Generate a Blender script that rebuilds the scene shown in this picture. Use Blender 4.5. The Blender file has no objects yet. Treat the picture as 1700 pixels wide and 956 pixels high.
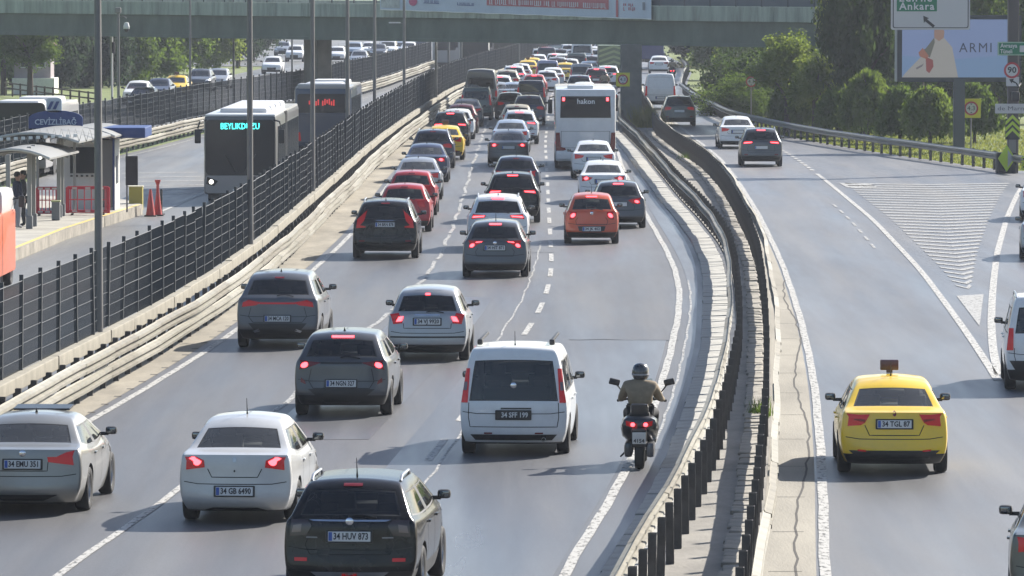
import bpy, bmesh, math, random
import numpy as np
from mathutils import Vector, Matrix
from mathutils.bvhtree import BVHTree
random.seed(7)
scn = bpy.context.scene
COL = scn.collection
R = math.radians
# ------------------------------------------------------------------ camera, sky, sun, exposure
FPX, CAMH = 9500.0, 7.9                      # focal length in pixels of a 1700 wide frame, height over the road
PITCH = math.atan(513 / FPX)
cam = bpy.data.cameras.new('camera'); camo = bpy.data.objects.new('camera', cam); COL.objects.link(camo)
camo.location = (0, 0, CAMH); camo.rotation_euler = (math.pi / 2 - PITCH, 0, 0)
cam.sensor_width = 36; cam.lens = 36 * FPX / 1700; cam.clip_start = 1; cam.clip_end = 6000
scn.camera = camo
SUNDIR = Vector((1.0, 0.95, 0.95)).normalized()
wd = bpy.data.worlds.new('World'); scn.world = wd; wd.use_nodes = True
nt = wd.node_tree; bg = nt.nodes['Background']
sky = nt.nodes.new('ShaderNodeTexSky'); sky.sky_type = 'NISHITA'; sky.sun_disc = False
sky.sun_elevation = math.asin(SUNDIR.z); sky.sun_rotation = math.atan2(SUNDIR.x, SUNDIR.y)
sky.air_density = .9; sky.dust_density = 1.3; sky.ozone_density = 1.6
nt.links.new(sky.outputs[0], bg.inputs[0]); bg.inputs[1].default_value = 0.08
sl = bpy.data.lights.new('sun', 'SUN'); sl.energy = 5.0; sl.angle = R(0.55); sl.color = (1, 0.95, 0.87)
so = bpy.data.objects.new('sun', sl); COL.objects.link(so)
so.rotation_euler = SUNDIR.to_track_quat('Z', 'Y').to_euler(); so.location = (60, 60, 60)
scn.view_settings.view_transform = 'Standard'; scn.view_settings.look = 'None'
scn.view_settings.gamma = 1; scn.view_settings.use_curve_mapping = False
scn.view_settings.exposure = 1.14
scn.render.engine = 'CYCLES'
cy = scn.cycles
cy.use_denoising = True; cy.max_bounces = 8; cy.diffuse_bounces = 3; cy.glossy_bounces = 3
cy.transmission_bounces = 4; cy.transparent_max_bounces = 16; cy.volume_bounces = 0
cy.caustics_reflective = False; cy.caustics_refractive = False; cy.sample_clamp_indirect = 6

# ------------------------------------------------------------------ place of a photo pixel on a level plane, curves along the road
CA, SA = math.cos(PITCH), math.sin(PITCH)
def G(px, py, z=0.0):
    u = (px - 850) / FPX; v = (478 - py) / FPX
    dx, dy, dz = u, CA + v * SA, -SA + v * CA
    t = (CAMH - z) / -dz
    return Vector((dx * t, dy * t, z))
YS = np.arange(-60, 1201, 1.0)
class Crv:
    """a smooth line along the road: X as a function of the distance Y"""
    def __init__(s, pts, sig=7.0):
        P = sorted([(G(*p).y, G(*p).x) for p in pts])
        y = np.array([p[0] for p in P]); x = np.array([p[1] for p in P])
        g = np.interp(YS, y, x)
        n = min(3, len(y) - 1)
        k0 = (x[n] - x[0]) / (y[n] - y[0]); k1 = (x[-1] - x[-1 - n]) / (y[-1] - y[-1 - n])
        g = np.where(YS < y[0], x[0] + k0 * (YS - y[0]), g)
        g = np.where(YS > y[-1], x[-1] + k1 * (YS - y[-1]), g)
        if sig:
            r = int(sig * 3); w = np.exp(-0.5 * (np.arange(-r, r + 1) / sig) ** 2); w /= w.sum()
            gp = np.concatenate([g[0] + (g[1] - g[0]) * np.arange(-r, 0), g, g[-1] + (g[-1] - g[-2]) * np.arange(1, r + 1)])
            g = np.convolve(gp, w, 'valid')
        s.g = g
    def __call__(s, y): return float(np.interp(y, YS, s.g))
    def yaw(s, y): return -math.atan((s(y + 3) - s(y - 3)) / 6)      # rotation about Z that turns +Y along the line
    def p(s, y, off=0, z=0):
        a = s.yaw(y); return Vector((s(y) + off * math.cos(a), y + off * math.sin(a), z))
class Off:
    def __init__(s, c, d): s.c, s.d = c, d
    def __call__(s, y): return s.c(y) + s.d
    def yaw(s, y): return s.c.yaw(y)
    def p(s, y, off=0, z=0): return s.c.p(y, off + s.d, z)

# ------------------------------------------------------------------ objects
BENCH = bpy.data.scenes.new('workbench')                 # modifiers and lettering are evaluated here, away from the full scene
def evaluate(ob, *others):
    for o in (ob,) + others: BENCH.collection.objects.link(o)
    vl = BENCH.view_layers[0]; vl.update()
    me = bpy.data.meshes.new_from_object(ob.evaluated_get(vl.depsgraph))
    for o in (ob,) + others:
        d = o.data; bpy.data.objects.remove(o)
        (bpy.data.curves if isinstance(d, bpy.types.Curve) else bpy.data.meshes).remove(d)
    return me
def link(o, parent=None):
    COL.objects.link(o)
    if parent: o.parent = parent
    return o
def tag(o, label=None, cat=None, group=None, kind=None):
    for k, v in (('label', label), ('category', cat), ('group', group), ('kind', kind)):
        if v: o[k] = v
    return o
def empty(name, loc=(0, 0, 0), rz=0, label=None, cat=None, group=None):
    o = bpy.data.objects.new(name, None); o.location = loc; o.rotation_euler = (0, 0, rz); o.empty_display_size = .2
    return tag(link(o), label, cat, group)
def copy_tree(o, parent=None):
    c = o.copy(); link(c)
    c.parent = parent
    for ch in o.children: copy_tree(ch, c)
    return c
class MB:
    def __init__(s): s.v = []; s.f = []; s.m = []; s.cur = 0
    def add(s, vs, fs):
        b = len(s.v); s.v += [tuple(v) for v in vs]
        for f in fs: s.f.append([b + i for i in f]); s.m.append(s.cur)
        return s
    def box(s, c, d, M=None, taper=1.0):
        x, y, z = d[0] / 2, d[1] / 2, d[2] / 2
        vs = [Vector((sx * x * (taper if sz > 0 else 1), sy * y * (taper if sz > 0 else 1), sz * z)) for sz in (-1, 1) for sy in (-1, 1) for sx in (-1, 1)]
        if M is not None: vs = [M @ v for v in vs]
        vs = [v + Vector(c) for v in vs]
        return s.add(vs, [(0, 2, 3, 1), (4, 5, 7, 6), (0, 1, 5, 4), (2, 6, 7, 3), (0, 4, 6, 2), (1, 3, 7, 5)])
    def rbox(s, c, d, r=.03, M=None):
        """box with bevelled upright and level edges"""
        bm = bmesh.new(); bmesh.ops.create_cube(bm, size=1, matrix=Matrix.Diagonal((*d, 1)))
        bmesh.ops.bevel(bm, geom=bm.edges[:], offset=r, segments=2, profile=.6, affect='EDGES')
        bm.verts.ensure_lookup_table(); bm.verts.index_update()
        vs = [(M @ v.co if M is not None else v.co) + Vector(c) for v in bm.verts]
        s.add(vs, [[v.index for v in f.verts] for f in bm.faces]); bm.free(); return s
    def tube(s, pts, r, n=8, cap=True):
        pts = [Vector(p) for p in pts]; rs = r if isinstance(r, (list, tuple)) else [r] * len(pts)
        vs, fs = [], []
        for i, p in enumerate(pts):
            t = (pts[min(i + 1, len(pts) - 1)] - pts[max(i - 1, 0)]).normalized()
            a = t.orthogonal().normalized() if abs(t.z) > .9 else t.cross(Vector((0, 0, 1))).normalized()
            b = t.cross(a)
            for k in range(n):
                q = 2 * math.pi * k / n; vs.append(p + (a * math.cos(q) + b * math.sin(q)) * rs[i])
        for i in range(len(pts) - 1):
            for k in range(n):
                fs.append((i * n + k, i * n + (k + 1) % n, (i + 1) * n + (k + 1) % n, (i + 1) * n + k))
        if cap: fs += [tuple(range(n))[::-1], tuple((len(pts) - 1) * n + k for k in range(n))]
        return s.add(vs, fs)
    def lathe(s, prof, n=20, M=None, axis='z'):
        vs, fs = [], []
        for (r, h) in prof:
            for k in range(n):
                q = 2 * math.pi * k / n
                v = Vector((r * math.cos(q), r * math.sin(q), h))
                if axis == 'x': v = Vector((v.z, v.x, v.y))
                elif axis == 'y': v = Vector((v.x, v.z, v.y))
                vs.append(M @ v if M is not None else v)
        for i in range(len(prof) - 1):
            for k in range(n): fs.append((i * n + k, i * n + (k + 1) % n, (i + 1) * n + (k + 1) % n, (i + 1) * n + k))
        return s.add(vs, fs)
    def prism(s, poly, ext, M=None):
        """polygon in x,z pushed along y from 0 to ext"""
        n = len(poly); vs = [Vector((x, 0, z)) for x, z in poly] + [Vector((x, ext, z)) for x, z in poly]
        if M is not None: vs = [M @ v for v in vs]
        return s.add(vs, [tuple(range(n)), tuple(range(n, 2 * n))[::-1]] + [((i + 1) % n, i, n + i, n + (i + 1) % n) for i in range(n)])
    def mesh(s, name, mats, smooth=False, fix=True):
        me = bpy.data.meshes.new(name); me.from_pydata(s.v, [], s.f)
        for m in (mats if isinstance(mats, (list, tuple)) else [mats]): me.materials.append(m)
        me.polygons.foreach_set('material_index', s.m)
        if fix and len(s.f) < 20000:
            bm = bmesh.new(); bm.from_mesh(me); bmesh.ops.recalc_face_normals(bm, faces=bm.faces[:]); bm.to_mesh(me); bm.free()
        if smooth:
            me.shade_smooth(); me.set_sharp_from_angle(angle=R(smooth if smooth is not True else 40))
        me.update(); return me
    def build(s, name, mats, parent=None, smooth=False, fix=True):
        return link(bpy.data.objects.new(name, s.mesh(name, mats, smooth, fix)), parent)
def inst(name, me, parent, loc=(0, 0, 0), rot=(0, 0, 0), scale=(1, 1, 1)):
    o = bpy.data.objects.new(name, me); o.location = loc; o.rotation_euler = rot; o.scale = scale
    return link(o, parent)
def text_obj(name, txt, size, mat, parent, M, depth=.004, width=None, bold=0.0, space=1.0, anchor='CENTER'):
    """flat lettering as a mesh; M puts the x-z plane of the letters in place"""
    cu = bpy.data.curves.new(name, 'FONT'); cu.body = txt; cu.size = size; cu.align_x = anchor; cu.align_y = 'CENTER'
    cu.extrude = depth / 2; cu.offset = bold; cu.space_character = space; cu.resolution_u = 2
    me = evaluate(bpy.data.objects.new(name, cu))
    me.name = name
    me.transform(Matrix.Rotation(math.pi / 2, 4, 'X'))
    if width:
        xs = [v.co.x for v in me.vertices]
        if xs and max(xs) > min(xs): me.transform(Matrix.Diagonal((width / (max(xs) - min(xs)), 1, 1, 1)))
    me.transform(M); me.materials.clear(); me.materials.append(mat)
    return link(bpy.data.objects.new(name, me), parent)

# ------------------------------------------------------------------ materials
MATS = {}
def mat(name, col, rough=.6, metal=0., coat=0., emit=None, estr=1., spec=.5, vary=0., vscale=3., bump=0., bscale=30., stretch=None, col2=None, sheen=0):
    if name in MATS: return MATS[name]
    m = bpy.data.materials.new(name); m.use_nodes = True; n = m.node_tree; p = n.nodes['Principled BSDF']
    p.inputs['Base Color'].default_value = (*col, 1); p.inputs['Roughness'].default_value = rough
    p.inputs['Metallic'].default_value = metal; p.inputs['Specular IOR Level'].default_value = spec
    p.inputs['Coat Weight'].default_value = coat; p.inputs['Coat Roughness'].default_value = .04
    if emit: p.inputs['Emission Color'].default_value = (*emit, 1); p.inputs['Emission Strength'].default_value = estr
    if vary or bump or col2:
        tc = n.nodes.new('ShaderNodeTexCoord'); mp = n.nodes.new('ShaderNodeMapping'); n.links.new(tc.outputs['Object'], mp.inputs[0])
        if stretch: mp.inputs['Scale'].default_value = stretch
    if vary or col2:
        nz = n.nodes.new('ShaderNodeTexNoise'); nz.inputs['Scale'].default_value = vscale; nz.inputs['Detail'].default_value = 7
        nz.inputs['Roughness'].default_value = .65
        n.links.new(mp.outputs[0], nz.inputs[0])
        rp = n.nodes.new('ShaderNodeValToRGB'); rp.color_ramp.elements[0].position = .32; rp.color_ramp.elements[1].position = .68
        a = tuple(c * (1 - vary) for c in col); b = col2 or tuple(min(1, c * (1 + vary)) for c in col)
        rp.color_ramp.elements[0].color = (*a, 1); rp.color_ramp.elements[1].color = (*b, 1)
        n.links.new(nz.outputs['Fac'], rp.inputs[0]); n.links.new(rp.outputs[0], p.inputs['Base Color'])
    if bump:
        nb = n.nodes.new('ShaderNodeTexNoise'); nb.inputs['Scale'].default_value = bscale; nb.inputs['Detail'].default_value = 4
        n.links.new(mp.outputs[0], nb.inputs[0]); bp = n.nodes.new('ShaderNodeBump'); bp.inputs['Strength'].default_value = bump
        bp.inputs['Distance'].default_value = .02
        n.links.new(nb.outputs['Fac'], bp.inputs['Height']); n.links.new(bp.outputs[0], p.inputs['Normal'])
    MATS[name] = m; return m
def asphalt(name, dark, light, warm, seed=0., rough=.5):
    m = bpy.data.materials.new(name); m.use_nodes = True; n = m.node_tree; p = n.nodes['Principled BSDF']; L = n.links
    tc = n.nodes.new('ShaderNodeTexCoord')
    def noise(sc, stretch, det=6, ro=.6):
        mp = n.nodes.new('ShaderNodeMapping'); mp.inputs['Scale'].default_value = stretch; mp.inputs['Location'].default_value = (seed, seed * 2, 0)
        L.new(tc.outputs['Object'], mp.inputs[0]); z = n.nodes.new('ShaderNodeTexNoise')
        z.inputs['Scale'].default_value = sc; z.inputs['Detail'].default_value = det; z.inputs['Roughness'].default_value = ro
        L.new(mp.outputs[0], z.inputs[0]); return z.outputs['Fac']
    def ramp(src, c0, c1, a=.35, b=.65):
        r = n.nodes.new('ShaderNodeValToRGB'); r.color_ramp.elements[0].position = a; r.color_ramp.elements[1].position = b
        r.color_ramp.elements[0].color = (*c0, 1); r.color_ramp.elements[1].color = (*c1, 1); L.new(src, r.inputs[0]); return r.outputs[0]
    def mix(f, a, b, mode='MIX'):
        x = n.nodes.new('ShaderNodeMix'); x.data_type = 'RGBA'; x.blend_type = mode
        if isinstance(f, float): x.inputs[0].default_value = f
        else: L.new(f, x.inputs[0])
        L.new(a, x.inputs[6]); L.new(b, x.inputs[7]); return x.outputs[2]
    streak = ramp(noise(1.0, (.9, .028, 1)), dark, light)                    # wheel tracks run along the road
    patch = ramp(noise(.35, (1, .12, 1), 3), (.88, .88, .89), (1.06, 1.055, 1.04), .42, .6)
    fine = ramp(noise(26, (1, .3, 1), 5, .85), (.74, .74, .74), (1.24, 1.24, 1.24), .3, .7)
    dust = ramp(noise(.16, (1, .3, 1), 5), (0, 0, 0), (1, 1, 1), .45, .7)
    wr = n.nodes.new('ShaderNodeRGB'); wr.outputs[0].default_value = (*warm, 1)
    c = mix(1.0, streak, patch, 'MULTIPLY'); c = mix(1.0, c, fine, 'MULTIPLY')
    mf = n.nodes.new('ShaderNodeMath'); mf.operation = 'MULTIPLY'; mf.inputs[1].default_value = .45; L.new(dust, mf.inputs[0])
    c = mix(mf.outputs[0], c, wr.outputs[0]); mf.inputs[1].default_value = .28
    L.new(c, p.inputs['Base Color'])
    rr = n.nodes.new('ShaderNodeMapRange'); rr.inputs[1].default_value = .3; rr.inputs[2].default_value = .7; rr.inputs[3].default_value = rough - .16; rr.inputs[4].default_value = rough + .16
    L.new(noise(.5, (1, .06, 1), 4), rr.inputs[0]); L.new(rr.outputs[0], p.inputs['Roughness'])
    p.inputs['Specular IOR Level'].default_value = .5
    bp = n.nodes.new('ShaderNodeBump'); bp.inputs['Strength'].default_value = .25; bp.inputs['Distance'].default_value = .01
    L.new(noise(60, (1, 1, 1), 3), bp.inputs['Height']); L.new(bp.outputs[0], p.inputs['Normal'])
    MATS[name] = m; return m
def glass(name, tint, gl=1.0, dust=0.):
    m = bpy.data.materials.new(name); m.use_nodes = True; n = m.node_tree; n.nodes.clear()
    o = n.nodes.new('ShaderNodeOutputMaterial'); t = n.nodes.new('ShaderNodeBsdfTransparent'); g = n.nodes.new('ShaderNodeBsdfGlossy')
    t.inputs[0].default_value = (*tint, 1); g.inputs['Roughness'].default_value = .03; g.inputs[0].default_value = (gl, gl, gl, 1)
    f = n.nodes.new('ShaderNodeFresnel'); f.inputs[0].default_value = 1.55
    x = n.nodes.new('ShaderNodeMixShader'); n.links.new(f.outputs[0], x.inputs[0]); n.links.new(t.outputs[0], x.inputs[1]); n.links.new(g.outputs[0], x.inputs[2])
    if dust:                                             # a film of road dust that catches light
        d = n.nodes.new('ShaderNodeBsdfDiffuse'); d.inputs[0].default_value = (.5, .5, .48, 1); x2 = n.nodes.new('ShaderNodeMixShader'); x2.inputs[0].default_value = dust
        n.links.new(x.outputs[0], x2.inputs[1]); n.links.new(d.outputs[0], x2.inputs[2]); x = x2
    n.links.new(x.outputs[0], o.inputs[0]); MATS[name] = m; return m
def leafmat(name, c, c2):
    m = mat(name, c, rough=.7, vary=.25, vscale=.9, col2=c2, spec=.15)
    n = m.node_tree; p = n.nodes['Principled BSDF']; out = n.nodes['Material Output']
    tr = n.nodes.new('ShaderNodeBsdfTranslucent'); mx = n.nodes.new('ShaderNodeMixShader'); mx.inputs[0].default_value = .5
    src = p.inputs['Base Color'].links[0].from_socket
    hs = n.nodes.new('ShaderNodeHueSaturation'); hs.inputs['Value'].default_value = 1.5; hs.inputs['Hue'].default_value = .485
    n.links.new(src, hs.inputs['Color']); n.links.new(hs.outputs[0], tr.inputs[0])
    n.links.new(p.outputs[0], mx.inputs[1]); n.links.new(tr.outputs[0], mx.inputs[2]); n.links.new(mx.outputs[0], out.inputs[0])
    return m
def paint(name, c, metal=0., rough=.32):
    m = mat('paint_' + name, c, rough=rough, metal=metal, coat=.7 if max(c) > .03 else .4, spec=.3 if max(c) > .03 else .15)
    n = m.node_tree; p = n.nodes['Principled BSDF']; tc = n.nodes.new('ShaderNodeTexCoord'); nz = n.nodes.new('ShaderNodeTexNoise')   # a patchy film of road dust
    nz.inputs['Scale'].default_value = 3.5; nz.inputs['Detail'].default_value = 6; nz.inputs['Roughness'].default_value = .65; n.links.new(tc.outputs['Object'], nz.inputs[0])
    mr = n.nodes.new('ShaderNodeMapRange'); mr.inputs[1].default_value = .42; mr.inputs[2].default_value = .75; mr.inputs[4].default_value = .07 if max(c) < .1 else .14; n.links.new(nz.outputs['Fac'], mr.inputs[0])
    mx = n.nodes.new('ShaderNodeMix'); mx.data_type = 'RGBA'; mx.inputs[6].default_value = (*c, 1); mx.inputs[7].default_value = (.16, .145, .12, 1)
    n.links.new(mr.outputs[0], mx.inputs[0]); n.links.new(mx.outputs[2], p.inputs['Base Color'])
    m2 = n.nodes.new('ShaderNodeMapRange'); m2.inputs[1].default_value = .4; m2.inputs[2].default_value = .75; m2.inputs[3].default_value = .03; m2.inputs[4].default_value = .16; n.links.new(nz.outputs['Fac'], m2.inputs[0]); n.links.new(m2.outputs[0], p.inputs['Coat Roughness'])
    return m
BLACK = mat('black_plastic', (.012, .012, .013), .5)
RUBBER = mat('rubber', (.016, .016, .017), .8)
TRIM = mat('black_trim', (.008, .008, .009), .3)
ALLOY = mat('alloy', (.42, .43, .45), .3, .8)
CHROME = mat('chrome', (.7, .7, .72), .15, 1.)
SEATM = mat('seat_cloth', (.035, .034, .034), .9)
GL_REAR = glass('tinted_glass', (.50, .53, .52), 1., .02)
GL_DUSTY = glass('dusty_glass', (.72, .74, .71), 1., .07)
GL_DARK = glass('privacy_glass', (.07, .075, .08), 1., .006)
GL_CLEAR = glass('clear_glass', (.84, .88, .86))
RED = mat('tail_lamp_red', (.23, .006, .008), .22, coat=.25, spec=.3, emit=(1, .02, .02), estr=.06)
REDD = mat('tail_lamp_dark_red', (.15, .006, .008), .2, coat=.3, spec=.3)
REDLIT = mat('brake_lamp_lit', (.6, .02, .02), .3, emit=(1, .055, .07), estr=3.4)
SMOKE = mat('smoked_lamp', (.035, .02, .02), .2, coat=.5)
CLEARL = mat('clear_lamp', (.12, .07, .07), .15, coat=1.)
HEADL = mat('head_lamp', (.75, .78, .8), .12, coat=1.)
HEADLIT = mat('head_lamp_lit', (.9, .9, .85), .2, emit=(1, .97, .85), estr=4.)
PLATEW = mat('plate_white', (.62, .63, .62), .5)
PLATEB = mat('plate_black', (.02, .02, .022), .5)
INK = mat('plate_ink', (.02, .02, .025), .6)
BLUE = mat('plate_blue', (.03, .09, .35), .5)
GAP = mat('panel_gap', (.012, .012, .012), .9)
# ------------------------------------------------------------------ motor cars: one lofted shell per model, windows and lamps cut from or laid on it
ACR = [-1, -.9, -.46, 0, .46, .9, 1]
TC = [0, .05, .13, .23, .34, .485, .52, .68, .80, .92, 1]
def sst(a, b, x):
    t = max(0., min(1., (x - a) / (b - a))); return t * t * (3 - 2 * t)
def car_shell(sp, level=2):
    Ln, W = sp['L'], sp['W']; k = W / 1.8
    zM, zR, zF = sp['z'], sp.get('zR', {}), sp.get('zF', {})
    hw = [h * k for h in sp['hw']]
    yR, yF = sp['yR'], sp['yF']; cR, cF = sp['cR'], sp.get('cF', [.25, .28, .28, .25, .12, .06, .05])
    fR, fF = sp['fR'], sp.get('fF', [.86, .9, .93, .9, .95, .97, .97])
    crown = sp.get('crown', .05)
    vid = {}; V = []; mesh_faces = []; mats = []
    def put(key, co):
        if key not in vid: vid[key] = len(V); V.append(co)
        return vid[key]
    def side(s, r, c):
        t = TC[c]
        y0 = yR[r] + cR[r]; y1 = Ln - yF[r] - cF[r]
        y = y0 + (y1 - y0) * t
        w = hw[r] * (fR[r] + (1 - fR[r]) * sst(0, .22, t)) * (1 - (1 - fF[r]) * sst(.72, 1, t))
        z = zM[r] + (zR.get(r, zM[r]) - zM[r]) * (1 - sst(0, .30, t)) + (zF.get(r, zM[r]) - zM[r]) * sst(.66, 1, t)
        return put(('s', s, r, c), Vector((s * w, y, z)))
    def sco(r, c): return V[side(1, r, c)]
    def cap(e, r, q):
        c = 0 if e == 0 else 10
        if q == 0: return side(-1, r, c)
        if q == 6: return side(1, r, c)
        if r == 6: return roof(c, q)
        if r == 0: return bot(c, q)
        a = ACR[q]; p = sco(r, c); cr = (cR if e == 0 else cF)[r]
        y = p.y - (cr if e == 0 else -cr) * (1 - abs(a) ** 2.4)
        zc = crown * .8 * (1 - a * a) if r == 5 else (.012 * (1 - a * a) if r in (3, 4) else 0)
        return put(('c', e, r, q), Vector((p.x * a, y, p.z + zc)))
    def roof(c, q):
        if q == 0: return side(-1, 6, c)
        if q == 6: return side(1, 6, c)
        a = ACR[q]; p = sco(6, c); dy = 0
        if c == 0: dy = -cR[6] * (1 - abs(a) ** 2.4)
        if c == 10: dy = cF[6] * (1 - abs(a) ** 2.4)
        return put(('r', c, q), Vector((p.x * a, p.y + dy, p.z + crown * (1 - abs(a) ** 2.2))))
    def bot(c, q):
        if q == 0: return side(-1, 0, c)
        if q == 6: return side(1, 0, c)
        a = ACR[q]; p = sco(0, c); dy = 0
        if c == 0: dy = -cR[0] * (1 - abs(a) ** 2.4)
        if c == 10: dy = cF[0] * (1 - abs(a) ** 2.4)
        return put(('b', c, q), Vector((p.x * a, p.y + dy, p.z - .02)))
    def face(vs, m): mesh_faces.append(vs); mats.append(m)
    # material slots: 0 paint 1 trim/black 2 rear window 3 side window 4 windscreen
    glassside = sp.get('side_glass', (1, 2, 3, 4, 6, 7, 8))
    for s in (-1, 1):
        for r in range(6):
            for c in range(10):
                m = 0
                if r == 4 and c in glassside: m = 3
                elif r == 4 and c == 5: m = 1
                elif r == 0 and sp.get('clad'): m = 1
                q = (side(s, r, c), side(s, r, c + 1), side(s, r + 1, c + 1), side(s, r + 1, c))
                face(q if s > 0 else q[::-1], m)
    for e in (0, 1):
        for r in range(6):
            for q in range(6):
                m = 0
                if r == 4 and 1 <= q <= 4: m = 2 if e == 0 else 4
                if r == 3 and e == 0 and sp.get('deepglass') and 1 <= q <= 4: m = 2
                if r == 0 and (sp.get('low_black', True)): m = 1
                if e == 1 and r == 1 and q in (2, 3): m = 1
                f = (cap(e, r, q), cap(e, r, q + 1), cap(e, r + 1, q + 1), cap(e, r + 1, q))
                face(f if e == 0 else f[::-1], m)
    for c in range(10):
        for q in range(6):
            face((roof(c, q), roof(c, q + 1), roof(c + 1, q + 1), roof(c + 1, q)), sp.get('roofmat', 0))
            face((bot(c, q), bot(c + 1, q), bot(c + 1, q + 1), bot(c, q + 1)), 1)
    bm = bmesh.new(); bv = [bm.verts.new(v) for v in V]
    bm.verts.ensure_lookup_table()
    for f, m in zip(mesh_faces, mats):
        bf = bm.faces.new([bv[i] for i in f]); bf.material_index = m
    bmesh.ops.recalc_face_normals(bm, faces=bm.faces[:])
    cl = bm.edges.layers.float.get('crease_edge') or bm.edges.layers.float.new('crease_edge')
    bm.edges.ensure_lookup_table()
    inv = {i: kk for kk, i in vid.items()}
    for e in bm.edges:
        a, b = inv[e.verts[0].index], inv[e.verts[1].index]
        if a[0] == 's' and b[0] == 's' and a[2] == b[2]:
            if a[2] == 4: e[cl] = .6
            elif a[2] == 3: e[cl] = .35
            elif a[2] == 6: e[cl] = .2
            elif a[2] == 0: e[cl] = .7
        if a[0] == 's' and b[0] == 's' and a[3] == b[3] == 0 and max(a[2], b[2]) <= 4: e[cl] = sp.get('corner_crease', .3)
        if all(x[0] in 'cs' for x in (a, b)) and a[2] == b[2] and (a[0] == 'c' or b[0] == 'c'):
            if a[2] == 4: e[cl] = .5
            if a[2] == 3: e[cl] = sp.get('deck_crease', .35)
            if a[2] == 1: e[cl] = .4
    me = bpy.data.meshes.new('shell'); bm.to_mesh(me); bm.free()
    ob = bpy.data.objects.new('shell', me)
    for i in range(5): me.materials.append(None)
    sub = ob.modifiers.new('s', 'SUBSURF'); sub.levels = level; sub.render_levels = level
    cutme = MB(); rw = sp['rw'] + .045
    for ya in (sp['ya'], sp['ya'] + sp['wb']):
        for s in (-1, 1):
            cutme.lathe([(0, -.2), (rw, -.2), (rw, .2), (0, .2)], 28, Matrix.Translation((s * (W / 2 - .1 + .02), ya, sp['rw'] + .01)), 'x')
    cm = cutme.mesh('cut', [None] * 5); cm.polygons.foreach_set('material_index', [1] * len(cm.polygons))
    bmc = bmesh.new(); bmc.from_mesh(cm); bmesh.ops.remove_doubles(bmc, verts=bmc.verts[:], dist=1e-4)
    bmesh.ops.dissolve_degenerate(bmc, edges=bmc.edges[:], dist=1e-5); bmesh.ops.recalc_face_normals(bmc, faces=bmc.faces[:]); bmc.to_mesh(cm); bmc.free()
    co = bpy.data.objects.new('cut', cm)
    bo = ob.modifiers.new('b', 'BOOLEAN'); bo.object = co; bo.operation = 'DIFFERENCE'; bo.solver = 'EXACT'
    return evaluate(ob, co)

def grid_patch(poly, step=.04):
    """polygon in two coordinates cut into small faces -> (points, faces)"""
    bm = bmesh.new(); vs = [bm.verts.new((a, 0, b)) for a, b in poly]; bm.faces.new(vs)
    for ax in (0, 2):
        lo = min(v.co[ax] for v in bm.verts); hi = max(v.co[ax] for v in bm.verts)
        n = int((hi - lo) / step)
        for i in range(1, n + 1):
            co = Vector((0, 0, 0)); co[ax] = lo + (hi - lo) * i / (n + 1); no = Vector((0, 0, 0)); no[ax] = 1
            bmesh.ops.bisect_plane(bm, geom=bm.verts[:] + bm.edges[:] + bm.faces[:], plane_co=co, plane_no=no)
    bm.verts.index_update(); P = [v.co.copy() for v in bm.verts]; F = [[v.index for v in f.verts] for f in bm.faces]
    B = [(e.verts[0].index, e.verts[1].index) for e in bm.edges if len(e.link_faces) == 1]
    bm.free(); return P, F, B
class Skin:
    """lays thin pieces on a car's shell"""
    def __init__(s, me):
        s.bvh = BVHTree.FromPolygons([v.co for v in me.vertices], [p.vertices for p in me.polygons])
    def half(s, z, y=.16):
        h = s.bvh.ray_cast(Vector((3, y, z)), Vector((-1, 0, 0)))
        return h[0].x * .985 if h[0] is not None else .8
    def rear(s, x, z, front=False):
        o = Vector((x, 12 if front else -3, z)); d = Vector((0, -1 if front else 1, 0))
        h = s.bvh.ray_cast(o, d)
        if h[0] is None or (h[0] - o).length > 6 + 6 * front:
            n = s.bvh.find_nearest(Vector((x, o.y * .2, z))); return n[0], n[1]
        return h[0], h[1]
    def patch(s, mb, poly, off=.012, th=.04, step=.05, front=False):
        P, F, B = grid_patch(poly, step); sg = 1 if front else -1
        top = []
        for p in P:
            c, n = s.rear(p.x, p.z, front)
            if n.y * sg < 0: n = -n
            top.append(c + n * off)
        bot = [t - Vector((0, sg * th, 0)) for t in top]; n = len(P)
        mb.add(top + bot, [tuple(f) for f in F] + [(a, b, b + n, a + n) for a, b in B])
    def ribbon(s, mb, pts, w=.012, off=.003, axis='y', sd=1, front=False):
        """a narrow strip along a line on the rear (x,z points) or on the side (y,z points)"""
        dense = []
        for (a, b), (c, d) in zip(pts[:-1], pts[1:]):
            n = max(1, int(math.hypot(c - a, d - b) / .06))
            dense += [(a + (c - a) * i / n, b + (d - b) * i / n) for i in range(n)]
        dense.append(pts[-1])
        L, Rr = [], []
        for i, (a, b) in enumerate(dense):
            p0 = dense[max(i - 1, 0)]; p1 = dense[min(i + 1, len(dense) - 1)]
            t = Vector((p1[0] - p0[0], p1[1] - p0[1])).normalized(); nn = Vector((-t.y, t.x)) * w / 2
            for lst, q in ((L, 1), (Rr, -1)):
                u, v = a + nn.x * q, b + nn.y * q
                if axis == 'y': c, n = s.rear(u, v, front); c = c + Vector((0, off if front else -off, 0))
                else:
                    h = s.bvh.ray_cast(Vector((sd * 3, u, v)), Vector((-sd, 0, 0)))
                    c = (h[0] if h[0] is not None else Vector((sd * .85, u, v))) + Vector((sd * off, 0, 0))
                lst.append(c)
        n = len(L); mb.add(L + Rr, [(i, i + 1, n + i + 1, n + i) for i in range(n - 1)])
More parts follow.
